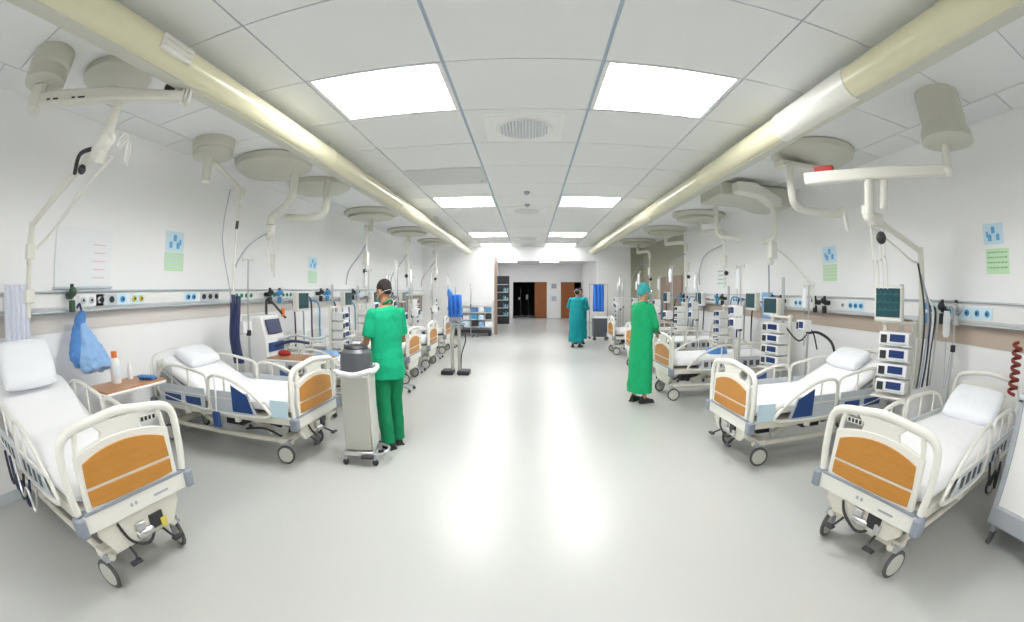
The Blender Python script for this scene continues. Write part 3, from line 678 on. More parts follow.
def feet(t, pts, yaws):
    for (x, y), a in zip(pts, yaws):
        m = M(); rot = Matrix.Rotation(a, 3, 'Z')
        prof = [(-.09, .035, .07), (-.06, .042, .10), (0, .042, .095), (.06, .046, .06), (.12, .050, .045), (.165, .036, .035)]
        vs = []; fs = []; n = 10
        for (yy, hw, hh) in prof:
            for k in range(n):
                an = PI*k/(n-1); v = rot @ V((math.cos(an)*hw, yy, .012+math.sin(an)*hh)); vs.append((v.x+x, v.y+y, v.z-.0))
        for i in range(len(prof)-1):
            for k in range(n): k2 = (k+1) % n; fs.append((i*n+k, i*n+k2, (i+1)*n+k2, (i+1)*n+k))
        fs += [tuple(range(n)), tuple((len(prof)-1)*n+k for k in range(n))]
        m.add(vs, fs); s_ = rot @ V((0, .035, 0)); m.box((x+s_.x, y+s_.y, .008), (.095, .27, .016), rz=a)
        m.build('shoe', 'shoe', t, smooth=50)
def figure(label, loc, rz, top_mat, skin, elbows, wrists, lean=0.0, gown=False, trousers=None, yaw=0, pitch=0, hair='hair', foot_pts=None, H=1.0, shoulder=.19, fing_dir=None):
    t = thing('person', label, 'person', loc, rz, 'people in the ward')
    if not foot_pts: foot_pts = [(-.10, 0), (.11, .04)]
    def LN(p):  # lean the upper body forward about the hips
        p = V(p); a = lean; z = p.z-.92
        if z <= 0: return p
        return V((p.x, p.y*math.cos(a)+z*math.sin(a), .92+z*math.cos(a)-p.y*math.sin(a)))
    b = M()
    hips = [(-.095, 0, .90), (.095, 0, .90)]
    for i, (fx, fy) in enumerate(foot_pts):
        h = V(hips[i]); kx = (h.x+fx)/2; ky = (h.y+fy)/2+.03
        b.caps(h, (kx, ky, .50), .085, .060); b.caps((kx, ky, .50), (fx, fy-.02, .09), .058, .038); b.caps((kx, ky-.02, .40), (fx, fy-.03, .25), .056, .045)
    tor = [(.90, .155, .105, 0), (1.0, .15, .10, 0), (1.10, .14, .095, .005), (1.22, .155, .105, .01), (1.33, .17, .11, .01), (1.42, .165, .095, 0), (1.47, .11, .075, -.01), (1.50, .06, .06, -.01)]
    b.loft([(LN((0, y, z)), rx, ry) for z, rx, ry, y in tor], 20)
    S_ = [LN((-shoulder+.02, 0, 1.42)), LN((shoulder-.02, 0, 1.42))]
    nb = LN((0, -.01, 1.46)); hc = LN((0, .025, 1.63)); b.caps(nb, hc-V((0, .01, .05)), .055, .050)
    P, Rm = head(b, hc, yaw, pitch)
    for i in (0, 1):
        e, w = V(elbows[i]), V(wrists[i])
        b.caps(S_[i], e, .047, .037); b.caps(e, w, .038, .026); dd = (w-e).normalized()
        fd = V(fing_dir) if fing_dir else dd
        hand(b, w+dd*.015, (dd+fd).normalized(), V((0, -.2, 1)) if abs(dd.z) < .8 else V((0, 1, 0)), V((1 if i == 0 else -1, 0, 0)))
    b.build('body', skin, t, mods=[voxel(.0055, 3)], smooth=180)
    face_bits(P, Rm, t)
    # clothing
    c = M()
    if gown:
        hem = .16; prof = [(hem, .235, .19, .01), (.5, .225, .18, .01), (.85, .215, .165, .01), (1.05, .205, .155, .01), (1.25, .205, .15, .01), (1.38, .20, .135, 0), (1.45, .15, .10, -.01), (1.495, .075, .075, -.01)]
    else:
        hem = .75; prof = [(hem, .20, .155, 0), (.9, .20, .155, 0), (1.05, .19, .14, .01), (1.25, .20, .145, .01), (1.38, .195, .13, 0), (1.45, .15, .10, -.01), (1.49, .072, .072, -.01)]
    c.loft([(LN((0, y, z)), rx, ry) for z, rx, ry, y in prof], 24)
    for i in (0, 1):
        e, w = V(elbows[i]), V(wrists[i]); s = S_[i]
        c.ball(s-V((0, 0, .012)), .064)
        if gown: c.caps(s-V((0, 0, .012)), e, .066, .060); c.caps(e, e+(w-e)*.9, .060, .042)
        else: c.tube([s, s+(e-s)*.35, s+(e-s)*.82], [.062, .068, .070], 14)
    c.build('gown' if gown else 'scrub_top', top_mat, t, mods=[voxel(.008, 6, .03, .17)], smooth=180)
    if trousers:
        q = M(); q.loft([((0, 0, .74), .17, .115), ((0, 0, .84), .165, .115), ((0, 0, .90), .15, .10)], 20)
        for i, (fx, fy) in enumerate(foot_pts):
            h = V((hips[i][0], 0, .84)); kx = (h.x+fx)/2; ky = fy/2+.025
            q.tube([h, ((h.x+kx)/2, ky*.5, .68), (kx, ky, .50), ((kx+fx)/2, (ky+fy)/2-.01, .28), (fx, fy-.01, .06)], [.09, .097, .088, .085, .083], 16)
        q.build('trousers', trousers, t, mods=[voxel(.008, 6, .03, .15)], smooth=180)
    feet(t, foot_pts, [R(12), R(-12)])
    return t, P, Rm, S_
def hair_cap(t, P, Rm, name='hair', m_='hair', full=1.0):
    m = M(); m.ball(P(0, -.018, .042), (.086, .100, .092), 24, 16, rot=Rm); m.ball(P(0, -.055, -.01), (.074, .060, .075), 16, 12, rot=Rm)
    m.build(name, m_, t, mods=[voxel(.006, 3)], smooth=180)

# the man in green scrubs with his back to the camera
t, P, Rm, S_ = figure('man in green short-sleeved scrubs standing with his back turned at the grey waste bin', (-1.43, 4.33, 0), R(48), 'scrub', 'skin_dark',
    [(-.25, .05, 1.13), (.24, .06, 1.13)], [(-.17, .26, 1.10), (.14, .28, 1.08)], lean=R(3), trousers='scrub_dark', yaw=R(12), pitch=R(22), foot_pts=[(-.07, -.02), (.12, .07)], shoulder=.205)
t.scale = (.90, .92, 1)
m = M(); m.ball(P(0, -.02, .052), (.082, .095, .080), 24, 16, rot=Rm); m.ball(P(0, -.05, .02), (.072, .058, .070), 16, 12, rot=Rm); m.build('hair', 'hair', t, mods=[voxel(.006, 3)], smooth=180)
m = M(); m.tube(smooth_path([P(-.07, .07, -.045), P(-.084, 0, -.03), P(-.07, -.06, -.02), P(0, -.10, -.015), P(.07, -.06, -.02), P(.084, 0, -.03), P(.07, .07, -.045)], 4), .0022, 6); m.build('mask_strap', 'white', t)
m = M(); m.ball(P(0, .075, -.045), (.052, .045, .042), 16, 10, rot=Rm); m.build('face_mask', 'cap', t)
m = M(); m.tube(smooth_path([P(-.06, -.01, -.13), P(0, -.075, -.12), P(.06, -.01, -.13), P(0, .05, -.15)], 5, closed=True), .013, 8, closed=True); m.build('collar', 'scrub_dark', t)
# nurse in the long green gown, seen from the side
t, P, Rm, S_ = figure('nurse in long bright green gown and teal cap, standing by the right row of beds', (1.64, 6.36, 0), R(-62), 'gown', 'skin',
    [(-.25, .08, 1.16), (.25, .08, 1.16)], [(-.11, .25, 1.10), (.11, .26, 1.06)], lean=R(4), gown=True, yaw=R(-10), pitch=R(14))
t.scale = (.95, .86, 1)
m = M(); m.ball(P(0, -.022, .045), (.094, .108, .098), 24, 16, rot=Rm); m.ball(P(0, -.07, .0), (.075, .060, .070), 16, 12, rot=Rm); m.build('surgical_cap', 'cap', t, mods=[voxel(.007, 3, .012, .03)], smooth=180)
m = M(); m.ball(P(0, .070, -.045), (.056, .048, .050), 16, 10, rot=Rm); m.build('face_mask', 'cap', t)
m = M(); vs = []
m.sheet(lambda u, v: P(math.sin((u-.5)*2.2)*.11, .03+math.cos((u-.5)*2.2)*.105, -.12+v*.19), 12, 6); m.build('face_shield', 'clear', t, mods=[solid(.002)])
m = M()
for q in (-1, 1): m.tube(smooth_path([S_[0 if q < 0 else 1]+V((0, .06, .03)), V((q*.08, .15, 1.2)), V((q*.05, .16, 1.0))], 4), .004, 6)
m.build('gown_tie', 'scrub_dark', t)
m = M(); m.box((0, .36, 1.04), (.16, .11, .02), rot=Matrix.Rotation(R(-35), 3, 'X')); o = m.build('dark_tablet', 'dark', None, bev=.006); tag(o, 'small dark handheld device held by the nurse in the green gown', 'device', loc=(1.64, 6.36, 0), rz=R(-62)).scale = (.95, .86, 1)
# bent figure in teal
t, P, Rm, S_ = figure('person in long teal gown bending forward far down the aisle', (1.40, 13.1, 0), R(-14), 'teal', 'skin',
    [(-.28, .22, 1.20), (.28, .22, 1.20)], [(-.16, .42, 1.12), (.14, .42, 1.10)], lean=R(13), gown=True, yaw=R(-10), pitch=R(30), shoulder=.21)
hair_cap(t, P, Rm)
m = M(); m.tube(smooth_path([P(-.075, .05, -.04), P(-.088, -.02, .01), P(-.06, -.09, .03), P(0, -.125, .035), P(.06, -.09, .03), P(.088, -.02, .01), P(.075, .05, -.04)], 4), .006, 6); m.build('mask_strap', 'white', t)
# second head beyond, mostly hidden
t, P, Rm, S_ = figure('person in pale teal gown almost hidden behind the bending figure', (1.62, 14.1, 0), R(170), 'teal', 'skin_dark',
    [(-.25, .10, 1.12), (.25, .10, 1.12)], [(-.12, .30, 1.05), (.12, .30, 1.05)], gown=True, pitch=R(10))
hair_cap(t, P, Rm)

# ------------------------------------------------------------------ bed-head rails on both walls
def wall_rail(name, label, xw, s, z0, z1, y0, y1, socks):
    t = thing(name, label, 'service rail', (xw, 0, 0), 0, 'bed-head service rails')
    m = M(); m.prism([(0, z0), (s*.07, z0), (s*.095, z0+.03), (s*.095, z1-.03), (s*.07, z1), (0, z1)], 'y', y0, y1); m.build('rail_body', 'white', t, bev=.004)
    M().b2((0, y0, z1), (s*.11, y1, z1+.016)).build('top_lip', 'panel_grey', t, bev=.003)
    M().b2((0, y0, z0-.02), (s*.115, y1, z0)).build('bottom_lip', 'panel_grey', t, bev=.003)
    zc = (z0+z1)/2
    for (y, w, k) in socks:
        m = M(); m.b2((s*.094, y-w/2, zc-.055), (s*.104, y+w/2, zc+.055), mi=0)
        n = max(1, int(w/.11))
        for i in range(n):
            yy = y-w/2+(i+.5)*w/n; m.cyl((s*.10, yy, zc), (s*.122, yy, zc), .032, seg=12, mi=1); m.cyl((s*.12, yy, zc), (s*.128, yy, zc), .014, seg=10, mi=2)
        a, b = {'b': ('paper_lblue', 'blue_tag'), 'g': ('paper', 'green_tag'), 'w': ('paper', 'panel_grey'), 'y': ('paper_lblue', 'yellow'), 'd': ('panel_grey', 'dark')}[k]
        m.build('socket_panel', [a, b, 'dark'], t)
    return t
wall_rail('bed_head_rail', 'long white service rail with sockets along the left wall', XL, 1, 1.53, 1.69, .0, 16.9,
          [(1.46, .25, 'w'), (2.5, .35, 'w'), (2.72, .3, 'd'), (2.96, .16, 'b'), (3.2, .22, 'y'), (4.15, .22, 'b'), (4.55, .4, 'd'), (5.35, .5, 'g'), (6.1, .35, 'g'), (6.7, .5, 'g'), (8.3, .4, 'b'), (9.6, .5, 'g'), (11, .5, 'b'), (12.6, .6, 'd'), (14.5, .6, 'b')])
wall_rail('bed_head_rail', 'long white service rail with sockets along the right wall', XR, -1, 1.40, 1.60, .6, 12.1,
          [(2.75, .42, 'b'), (2.38, .3, 'b'), (3.1, .2, 'y'), (4.65, .35, 'b'), (4.95, .15, 'w'), (6.1, .4, 'b'), (6.9, .5, 'd'), (8.5, .5, 'b'), (9.5, .4, 'g'), (10.8, .5, 'b')])
m = M(); m.b2((XL, .0, 1.34), (XL+.012, 16.9, 1.50)); struct(m.build('trim_3', mat('left_rail_shade', (.72, .68, .64), .6), smooth=0))  # the rail's shade on the left wall, put in as a tan band
m = M(); m.b2((XR-.012, .6, 1.18), (XR, 12.1, 1.38)); struct(m.build('trim_4', mat('tan_band_right', (.56, .46, .38), .6), smooth=0))  # plain tan band below the right rail
m = M(); m.b2((XL+.013, 13.6, .9), (XL+.03, 16.9, 1.5)); struct(m.build('trim_5', 'brown_panel', bev=.004))
# ------------------------------------------------------------------ notices
def notice(xw, s, y, z, w, h, colr, label, marks, seed=1):
    rnd = random.Random(seed)
    m = M(); m.b2((0, -w/2, -h/2), (s*.004, w/2, h/2), mi=0)
    if marks == 'fig':
        for (a, b, r) in [(-.0, .22, .10), (-.22, -.12, .09), (.18, -.14, .10), (.30, .05, .06)]:
            m.lathe((s*.005, a*w, b*h), [(r*w, -.0015), (r*w, .0015)], 12, 'x', mi=1); m.b2((s*.0045, (a-r*.9)*w, (b-.20)*h), (s*.006, (a+r*.9)*w, (b-.06)*h), mi=1)
    else:
        for k in range(4):
            yy = -w*.42
            while yy < w*.36:
                ln = rnd.uniform(.04, .13)*w; m.b2((s*.0045, yy, h*(.32-k*.2)), (s*.006, min(yy+ln, w*.42), h*(.32-k*.2)+h*.055), mi=1); yy += ln+w*.035
    o = m.build('notice', colr, None, smooth=0); tag(o, label, 'wall notice', 'paper notices on the walls', (xw, y, z)); return o
notice(XL, 1, 3.92, 2.27, .34, .24, ['paper_lblue', 'paper_blue'], 'pale blue printed notice above the green one, near left wall', 'fig')
notice(XL, 1, 3.92, 2.03, .36, .22, ['paper_green', 'paper_lblue'], 'green printed notice on the left wall near the second boom pole', 'txt', 2)
notice(XL, 1, 7.82, 2.20, .38, .24, ['paper_lblue', 'paper_blue'], 'pale blue notice farther along the left wall, above a green one', 'fig')
notice(XL, 1, 7.82, 1.94, .38, .24, ['paper_green', 'paper_lblue'], 'green notice farther along the left wall, below a blue one', 'txt', 3)
notice(XR, -1, 2.24, 2.26, .30, .20, ['paper_lblue', 'paper_blue'], 'pale blue figure notice on the right wall nearest the picture edge', 'fig')
notice(XR, -1, 2.20, 2.00, .34, .24, ['paper_green', 'paper_dgreen'], 'green text notice on the right wall nearest the picture edge', 'txt', 4)
notice(XR, -1, 5.40, 2.23, .36, .24, ['paper_lblue', 'paper_blue'], 'pale blue notice on the right wall left of the drop column', 'fig')
notice(XR, -1, 5.40, 1.96, .36, .24, ['paper_green', 'paper'], 'plain pale green notice on the right wall left of the drop column', 'txt', 5)
notice(XR, -1, 9.55, 1.98, .55, .46, ['paper', 'paper_dgreen'], 'white notice with green print far along the right wall', 'txt', 6)
# chart board above the left rail, glass-like white sheets hanging
t = thing('chart_board', 'large white chart board leaning on the left wall above the service rail', 'board', (XL, 2.44, 2.02))
M().b2((0, -.40, -.28), (.02, .40, .28)).build('board_sheet', 'paper', t, bev=.003)
M().b2((.0, -.42, -.30), (.03, .42, -.28)).build('board_tray', 'panel_grey', t, bev=.003)
m = M(); 
for k in range(5): m.b2((.0205, .12+.02*(k % 2), -.2+k*.08), (.022, .30, -.19+k*.08))
m.build('pink_writing', mat('pink_ink', (.85, .6, .68), .7), t)
# white towel over the left rail
def drape(name, label, cat, loc, w, h, mk, amp=.03, th=.008, rz=0, folds=5, group=None, flare=0, slant=0):
    m = M(); m.sheet(lambda u, v: ((u-.5)*w*(1+flare*(1-v)), amp*math.sin(u*folds*2*PI+v*1.5)*(1-.3*v)+.01*math.sin(v*7), (v-1)*h+slant*(u-.5)), 36, 12)
    o = m.build(name, mk, None, smooth=180, mods=[solid(th)]); tag(o, label, cat, group, loc, rz); return o
drape('hanging_towel', 'bluish white towel hanging from the rail behind the front left pillow', 'towel', (-3.98, 1.50, 1.76), .30, .62, 'bluish_cloth', .025, rz=R(90))
# blue cloth bag
t = thing('blue_gown_bundle', 'blue cloth bundle hanging from the left rail beside the front left bed', 'hanging gown', (-3.93, 2.28, 1.52))
m = M(); rings = [((0, .02, 0), .03, .03), ((0, 0, -.06), .05, .06), ((0, -.02, -.15), .065, .09), ((.02, -.05, -.3), .08, .13), ((.03, -.07, -.42), .07, .12), ((.03, -.09, -.5), .02, .04)]
m.loft(rings[::-1], 20); m.build('dark_blue_fold', 'blue_cloth', t, mods=[voxel(.012, 3, .05, .08)], smooth=180)
m = M(); rings = [((.05, .0, -.12), .03, .04), ((.07, .04, -.25), .06, .11), ((.08, .09, -.42), .08, .20), ((.08, .12, -.52), .07, .22), ((.07, .13, -.56), .03, .16)]
m.loft(rings[::-1], 20); m.build('pale_blue_fold', 'blue_pale', t, mods=[voxel(.012, 3, .05, .08)], smooth=180)
m = M(); m.tube(smooth_path([(-.08, 0, .03), (-.02, .0, .06), (0, .01, .0)]), .012); m.build('hook', 'navy', t)
# regulators on the rails
def regulator(x, y, z, s, label, mk='green_dark'):
    t = thing('gas_regulator', label, 'gas regulator', (x, y, z), 0, 'gas regulators on the rails')
    m = M(); m.cyl((0, 0, 0), (s*.09, 0, 0), .035, seg=12); m.ball((s*.12, 0, .03), (.05, .05, .045)); m.build('regulator_body', mk, t)
    m = M(); m.lathe((s*.1, 0, -.10), [(.025, -.05), (.038, -.045), (.038, .05), (.02, .06)], 16); m.build('flow_glass', mk, t)
    m = M(); m.cyl((s*.10, 0, .04), (s*.10, 0, .10), .022, seg=12); m.build('dial', 'dark', t); return t
regulator(XL+.1, 2.18, 1.66, 1, 'dark green gas regulator above the hanging blue bundle')
def flowmeter(x, y, z, s, label, cap='orange'):
    t = thing('suction_bottle', label, 'suction bottle', (x, y, z), 0, 'bottles and meters at the walls')
    m = M(); m.lathe((0, 0, 0), [(.055, 0), (.06, .01), (.06, .20), (.045, .23), (.03, .24)], 20); m.build('bottle', 'white', t)
    m = M(); m.cyl((0, 0, .24), (0, 0, .30), .035, seg=14); m.build('cap', cap, t)
    m = M(); m.box((0, 0, .11), (.125, .05, .12)); m.build('bottle_label', 'paper_lblue', t, bev=.004); return t
# overbed tables
def overbed(x, y, rz, label):
    t = thing('overbed_table', label, 'table', (x, y, 0), rz, 'overbed tables')
    m = M(); m.b2((-.22, -.42, .80), (.22, .42, .83)); m.build('tabletop', 'wood_table', t, bev=.008, seg=3)
    m = M(); m.b2((-.235, -.435, .785), (.235, .435, .812)); m.build('table_rim', 'white', t, bev=.01)
    m = M(); m.b2((-.03, -.36, .10), (.03, -.28, .79)); m.build('column', 'cream', t, bev=.008)
    m = M(); m.b2((-.25, -.36, .07), (.25, -.30, .10)); m.b2((-.25, -.36, .07), (-.20, .32, .10)); m.b2((.20, -.36, .07), (.25, .32, .10)); m.build('base', 'cream', t, bev=.006)
    for a in (-.225, .225):
        for b in (-.33, .29): M().lathe((a, b, .035), [(.015, -.012), (.035, -.012), (.035, .012), (.015, .012)], 14, 'x').build('caster', 'rubber', t)
    return t
ta = overbed(-3.72, 2.68, 0, 'overbed table with brown top between the two front left beds')
flowmeter(-3.80, 2.62, .83, 1, 'white bottle with orange cap on the front left overbed table')
m = M(); m.lathe((0, 0, 0), [(.03, 0), (.032, .10), (.015, .13), (.012, .16)], 14); tag(m.build('small_bottle', 'paper', None), 'small clear white bottle standing beside the orange-capped bottle', 'bottle', None, (-3.84, 2.86, .83))
drape('folded_cloth', 'dark blue cloth lying on the front left overbed table', 'cloth', (-3.62, 2.90, .858), .2, .10, 'blue_cloth', .01, .02).rotation_euler = (R(80), 0, R(20))
overbed(-2.85, 5.0, R(90), 'overbed table with brown top behind the raised left bed')

# ------------------------------------------------------------------ pumps, towers, poles, monitors
def pump(parent, c, rz=0, w=.30, h=.13, d=.20, s_=1):
    Rm = Matrix.Rotation(rz, 3, 'Z'); c = V(c)
    m = M(); m.box(c, (d, w, h), rot=Rm); p = m.build('pump_unit', 'white', parent, bev=.01)
    f = lambda x, y, z: c+Rm @ V((x, y, z))
    m = M(); m.box(f(-d/2-.003, -w*.12, .012), (.008, w*.5, h*.55), rot=Rm); m.build('display', 'screen_blue', p)
    m = M()
    m.box(f(-d/2-.002, w*.33, .0), (.012, w*.2, h*.6), rot=Rm); m.build('keypad', 'dark', p)
    m = M(); m.box(f(-d/2-.002, -w*.1, -h*.36), (.01, w*.66, h*.12), rot=Rm); m.build('stripe', 'panel_grey', p)
    return p
def tower(x, y, z0, n, rz, label, post_top=None):
    t = thing('pump_tower', label, 'infusion pump stack', (x, y, 0), rz, 'stacks of infusion pumps')
    m = M(); m.b2((.11, -.17, z0-.03), (.15, -.13, z0+n*.155+.1)); m.b2((.11, .13, z0-.03), (.15, .17, z0+n*.155+.1)); m.b2((-.12, -.18, z0-.05), (.15, .18, z0-.03)); m.b2((.09, -.18, z0+n*.155+.05), (.15, .18, z0+n*.155+.08)); m.build('rack', 'cream_light', t, bev=.004)
    m = M(); m.cyl((.16, 0, .09), (.16, 0, post_top or z0+n*.155+.45), .022, seg=10); m.build('post', 'steel', t)
    for k in range(5):
        a = 2*PI*k/5; m = M(); m.tube([(.16, 0, .10), (.16+math.cos(a)*.27, math.sin(a)*.27, .075)], .016, 8); l = m.build('foot_leg', 'grey', t); M().ball((.16+math.cos(a)*.27, math.sin(a)*.27, .035), .035, 12, 8).build('caster', 'rubber', l)
    for k in range(n): pump(t, (0, 0, z0+.07+k*.155))
    return t
def iv_pole(x, y, label, h=1.95, bag=True, pumps=1, rz=0):
    t = thing('iv_pole', label, 'drip stand', (x, y, 0), rz, 'drip stands')
    m = M(); m.cyl((0, 0, .09), (0, 0, h), .012, seg=8); m.cyl((0, 0, .09), (0, 0, 1.1), .017, seg=8); m.build('pole', 'steel', t)
    for k in range(5):
        a = 2*PI*k/5; m = M(); m.tube([(0, 0, .10), (math.cos(a)*.26, math.sin(a)*.26, .07)], .013, 6); l = m.build('foot_leg', 'grey', t); M().ball((math.cos(a)*.26, math.sin(a)*.26, .03), .03, 10, 6).build('caster', 'rubber', l)
    for s in (-1, 1): m = M(); m.tube(smooth_path([(0, 0, h), (0, s*.08, h), (0, s*.12, h-.02), (0, s*.13, h+.03)], 3), .005, 6); m.build('hook', 'steel', t)
    if bag:
        m = M(); m.loft([((0, .12, h-.30), .012, .035), ((0, .12, h-.27), .025, .055), ((0, .12, h-.1), .022, .055), ((0, .12, h-.04), .008, .045)], 14); b = m.build('drip_bag', 'paper', t)
        m = M(); m.tube(smooth_path([(0, .12, h-.30), (0, .10, h-.6), (-.03, .05, h-.8), (-.02, .02, 1.1)]), .004, 5); m.build('drip_tube', 'grey', t)
    m = M(); m.box((0, 0, 1.15), (.05, .05, .07)); m.build('clamp', 'dark', t, bev=.006)
    for k in range(pumps): pump(t, (-.08, 0, 1.22+k*.17), w=.2, h=.15, d=.14)
    return t
def monitor(x, y, z, rz, label, w=.36, h=.34, arm=.25, group='patient monitors'):
    t = thing('patient_monitor', label, 'patient monitor', (x, y, z), rz, group)
    m = M(); m.box((0, 0, 0), (.10, w, h)); c = m.build('case', 'cream_light', t, bev=.018, seg=3)
    M().box((-.051, 0, .012), (.006, w*.86, h*.8)).build('screen', 'screen', t)
    for k in range(3 if w < .35 and y < 4 else 0):
        m = M(); zz = h*.27-k*h*.22; m.tube([(-.055, -w*.38+i*w*.76/24, zz+(.028 if i % 6 == 3 else -.012 if i % 6 == 4 else 0)) for i in range(25)], .0022, 4); m.build('trace', 'trace', t)
    m = M(); m.tube([(.04, 0, 0), (arm, 0, -.02)], .02, 8); m.build('bracket', 'grey', t)
    return t
def hoses(pts, label, mk='grey', r=.012, group='hoses and cables by the beds'):
    m = M(); m.tube(smooth_path(pts, 5), r, 6); o = m.build('hose', mk, None, smooth=60); tag(o, label, 'hose', group); return o
# right front equipment hung on the column
monitor(3.48, 3.16, 1.56, R(22), 'patient monitor with dark teal screen on the right, beside the drop column', .34, .34, .30)
tower(3.58, 3.12, .72, 4, R(24), 'stack of four blue-white pumps right below the front right monitor').scale = (1.0, 1.22, .98)
for k in range(6):
    rnd = random.Random(k); x0 = 3.72+.05*k; 
    hoses([(x0, 2.92, 1.95-.1*k), (x0-.04*rnd.random(), 2.8, 1.5), (x0+.05*rnd.random(), 2.86, 1.1), (x0-.1, 2.78, .8)], ['black', 'grey', 'dark blue', 'white', 'black', 'grey'][k]+' cable hanging on the front right drop column, ' + ['leftmost', 'second', 'third', 'fourth', 'fifth', 'rightmost'][k]+' of six', ['dark', 'grey', 'navy', 'white', 'dark', 'steel'][k], .013)
for k in range(3): regulator(XR-.1, 2.72+.22*k, 1.52, -1, ['front', 'middle', 'rear'][k]+' gas regulator of three on the right rail by the drop column', ['steel', 'dark', 'blue_tag'][k])
iv_pole(4.16, 2.68, 'steel drip stand behind the front right bed', 1.55, True, 0)
iv_pole(3.95, 1.12, 'steel drip stand at the right picture edge', 1.75, False, 0)
hoses([(4.0+.05*math.cos(k*1.2), 1.70+.05*math.sin(k*1.2), 1.30-.012*k) for k in range(36)], 'maroon coiled hose at the head of the front right bed', 'red_hose', .016)
# cabinet at the right edge
t = thing('trolley_cabinet', 'tall white trolley cabinet on casters at the right picture edge', 'trolley', (3.42, .93, 0))
M().b2((-.30, -.30, .30), (.30, .30, 1.02)).build('side_panel', 'white', t, bev=.012)
m = M(); m.b2((-.32, -.32, .17), (.32, .32, .31)); m.build('base', 'grey', t, bev=.015)
m = M(); m.b2((-.315, .26, .30), (-.28, .315, 1.03)); m.b2((-.315, -.315, .30), (-.28, -.26, 1.03)); m.b2((-.315, -.315, 1.0), (-.28, .315, 1.04)); m.build('edge_frame', 'grey', t, bev=.008)
M().b2((-.32, -.32, 1.02), (.32, .32, 1.06)).build('top', 'panel_grey', t, bev=.012)
for k in range(3): M().b2((-.27, .301, .36+k*.22), (.27, .312, .55+k*.22)).build('drawer', 'white', t, bev=.006)
for a in (-.25, .25):
    for b in (-.25, .25):
        m = M(); m.box((a, b, .14), (.05, .05, .07)); c = m.build('caster', 'grey', t, bev=.005); m = M(); m.lathe((a+.02, b, .06), [(.02, -.018), (.06, -.015), (.06, .015), (.02, .018)], 18, 'y'); m.build('wheel', 'rubber', c)
# second right station
tower(3.42, 5.45, .66, 4, R(12), 'stack of four navy-fronted pumps behind the second right bed', 1.9).scale = (1.0, 1.25, .98)
monitor(3.55, 5.75, 1.45, R(10), 'patient monitor above the pump stack behind the second right bed', .34, .26, .3)
iv_pole(2.92, 5.62, 'drip stand beside the pump stack behind the second right bed', 2.0, True, 2)
iv_pole(3.75, 5.05, 'drip stand with one pump close to the right wall, head of second bed', 1.75, True, 1)
hoses([(3.9, 5.25, 1.10), (3.95, 5.05, 1.12), (4.0, 4.8, 1.02), (4.02, 4.7, .82), (4.0, 4.66, .6)], 'thick black hose loop by the right wall behind the raised bed', 'dark', .02)
hoses([(3.5, 5.3, 1.2), (3.7, 5.2, 1.0), (3.85, 5.1, 1.15), (3.9, 5.0, .9)], 'thin black cable beside the thick black hose loop', 'dark', .012)
for k, (x, y) in enumerate([(3.62, 4.98), (3.45, 5.02)]): regulator(XR-.1, 5.3+.25*k, 1.52, -1, ['nearer', 'farther'][k]+' dark regulator on the right rail behind the raised bed', 'dark')
drape('blue_drape', 'blue cloth bag hanging on the right rail above the second bed pillows', 'hanging cloth', (4.28, 7.15, 1.66), .38, .46, 'blue_pale', .02, rz=R(-90))
drape('blue_drape', 'small blue cloth hanging at the far end of the right rail', 'hanging cloth', (4.28, 10.6, 1.62), .5, .34, 'blue_pale', .02, rz=R(-90))
# left station between second and third beds
for k, (dx, top) in enumerate([(0, 1.62), (.09, 1.60), (.05, 1.5)]):
    hoses([(-3.52+dx, 4.42, top), (-3.50+dx, 4.38, 1.4), (-3.54+dx, 4.40, 1.1), (-3.5+dx, 4.42, .8)], 'thick navy corrugated hose beside the drop pole, '+['left', 'right', 'middle'][k]+' of three', 'navy', .034)
iv_pole(-3.42, 4.62, 'tall drip stand with dark pump left of the ventilator', 2.05, False, 1)
t = thing('ventilator', 'white ventilator with navy front behind the raised left bed', 'ventilator', (-3.62, 5.25, 0))
m = M(); m.prism([(-.22, .30), (.22, .30), (.22, 1.02), (.12, 1.34), (-.22, 1.34)], 'y', -.24, .24); m.build('case', 'white', t, bev=.02, seg=3)
m = M(); m.box((.19, 0, 1.19), (.02, .36, .20), rot=Matrix.Rotation(R(-17), 3, 'Y')); m.build('control_panel', 'navy', t, bev=.006)
m = M(); m.b2((.22, -.2, .86), (.235, .2, .98)); m.build('lower_panel', 'blue', t, bev=.004)
m = M(); m.b2((-.26, -.28, .08), (.28, .28, .14)); m.b2((-.1, -.1, .14), (.1, .1, .30)); m.build('base', 'grey', t, bev=.01)
for a in (-.22, .24):
    for b in (-.24, .24): M().lathe((a, b, .04), [(.015, -.015), (.04, -.014), (.04, .014), (.015, .015)], 14, 'y').build('caster', 'rubber', t)
m = M(); m.tube(smooth_path([(0, .1, 1.34), (.0, .12, 1.55), (.05, .2, 1.5), (.15, .4, 1.28)], 5), .018, 8); m.build('support_arm', 'dark', t)
m = M(); m.box((.13, .36, 1.36), (.05, .05, .12)); m.build('orange_clip', 'orange', t, bev=.01)
hoses([(-3.4, 5.3, 1.0), (-3.2, 5.5, 1.05), (-3.0, 5.7, .98), (-2.9, 5.9, 1.02)], 'pale hose from the ventilator to the bed behind it', 'panel_grey', .022)
hoses([(-3.4, 5.2, .92), (-3.2, 5.35, .98), (-3.05, 5.6, .93)], 'navy hose from the ventilator to the bed behind it', 'navy', .022)
m = M(); m.loft([((0, 0, 0), .10, .06), ((0, 0, .04), .11, .07), ((0, 0, .08), .07, .04)], 16); tag(m.build('red_pouch', 'red', None, mods=[subd(1)]), 'dark red pouch on the overbed table behind the raised left bed', 'pouch', None, (-3.1, 4.98, .832))
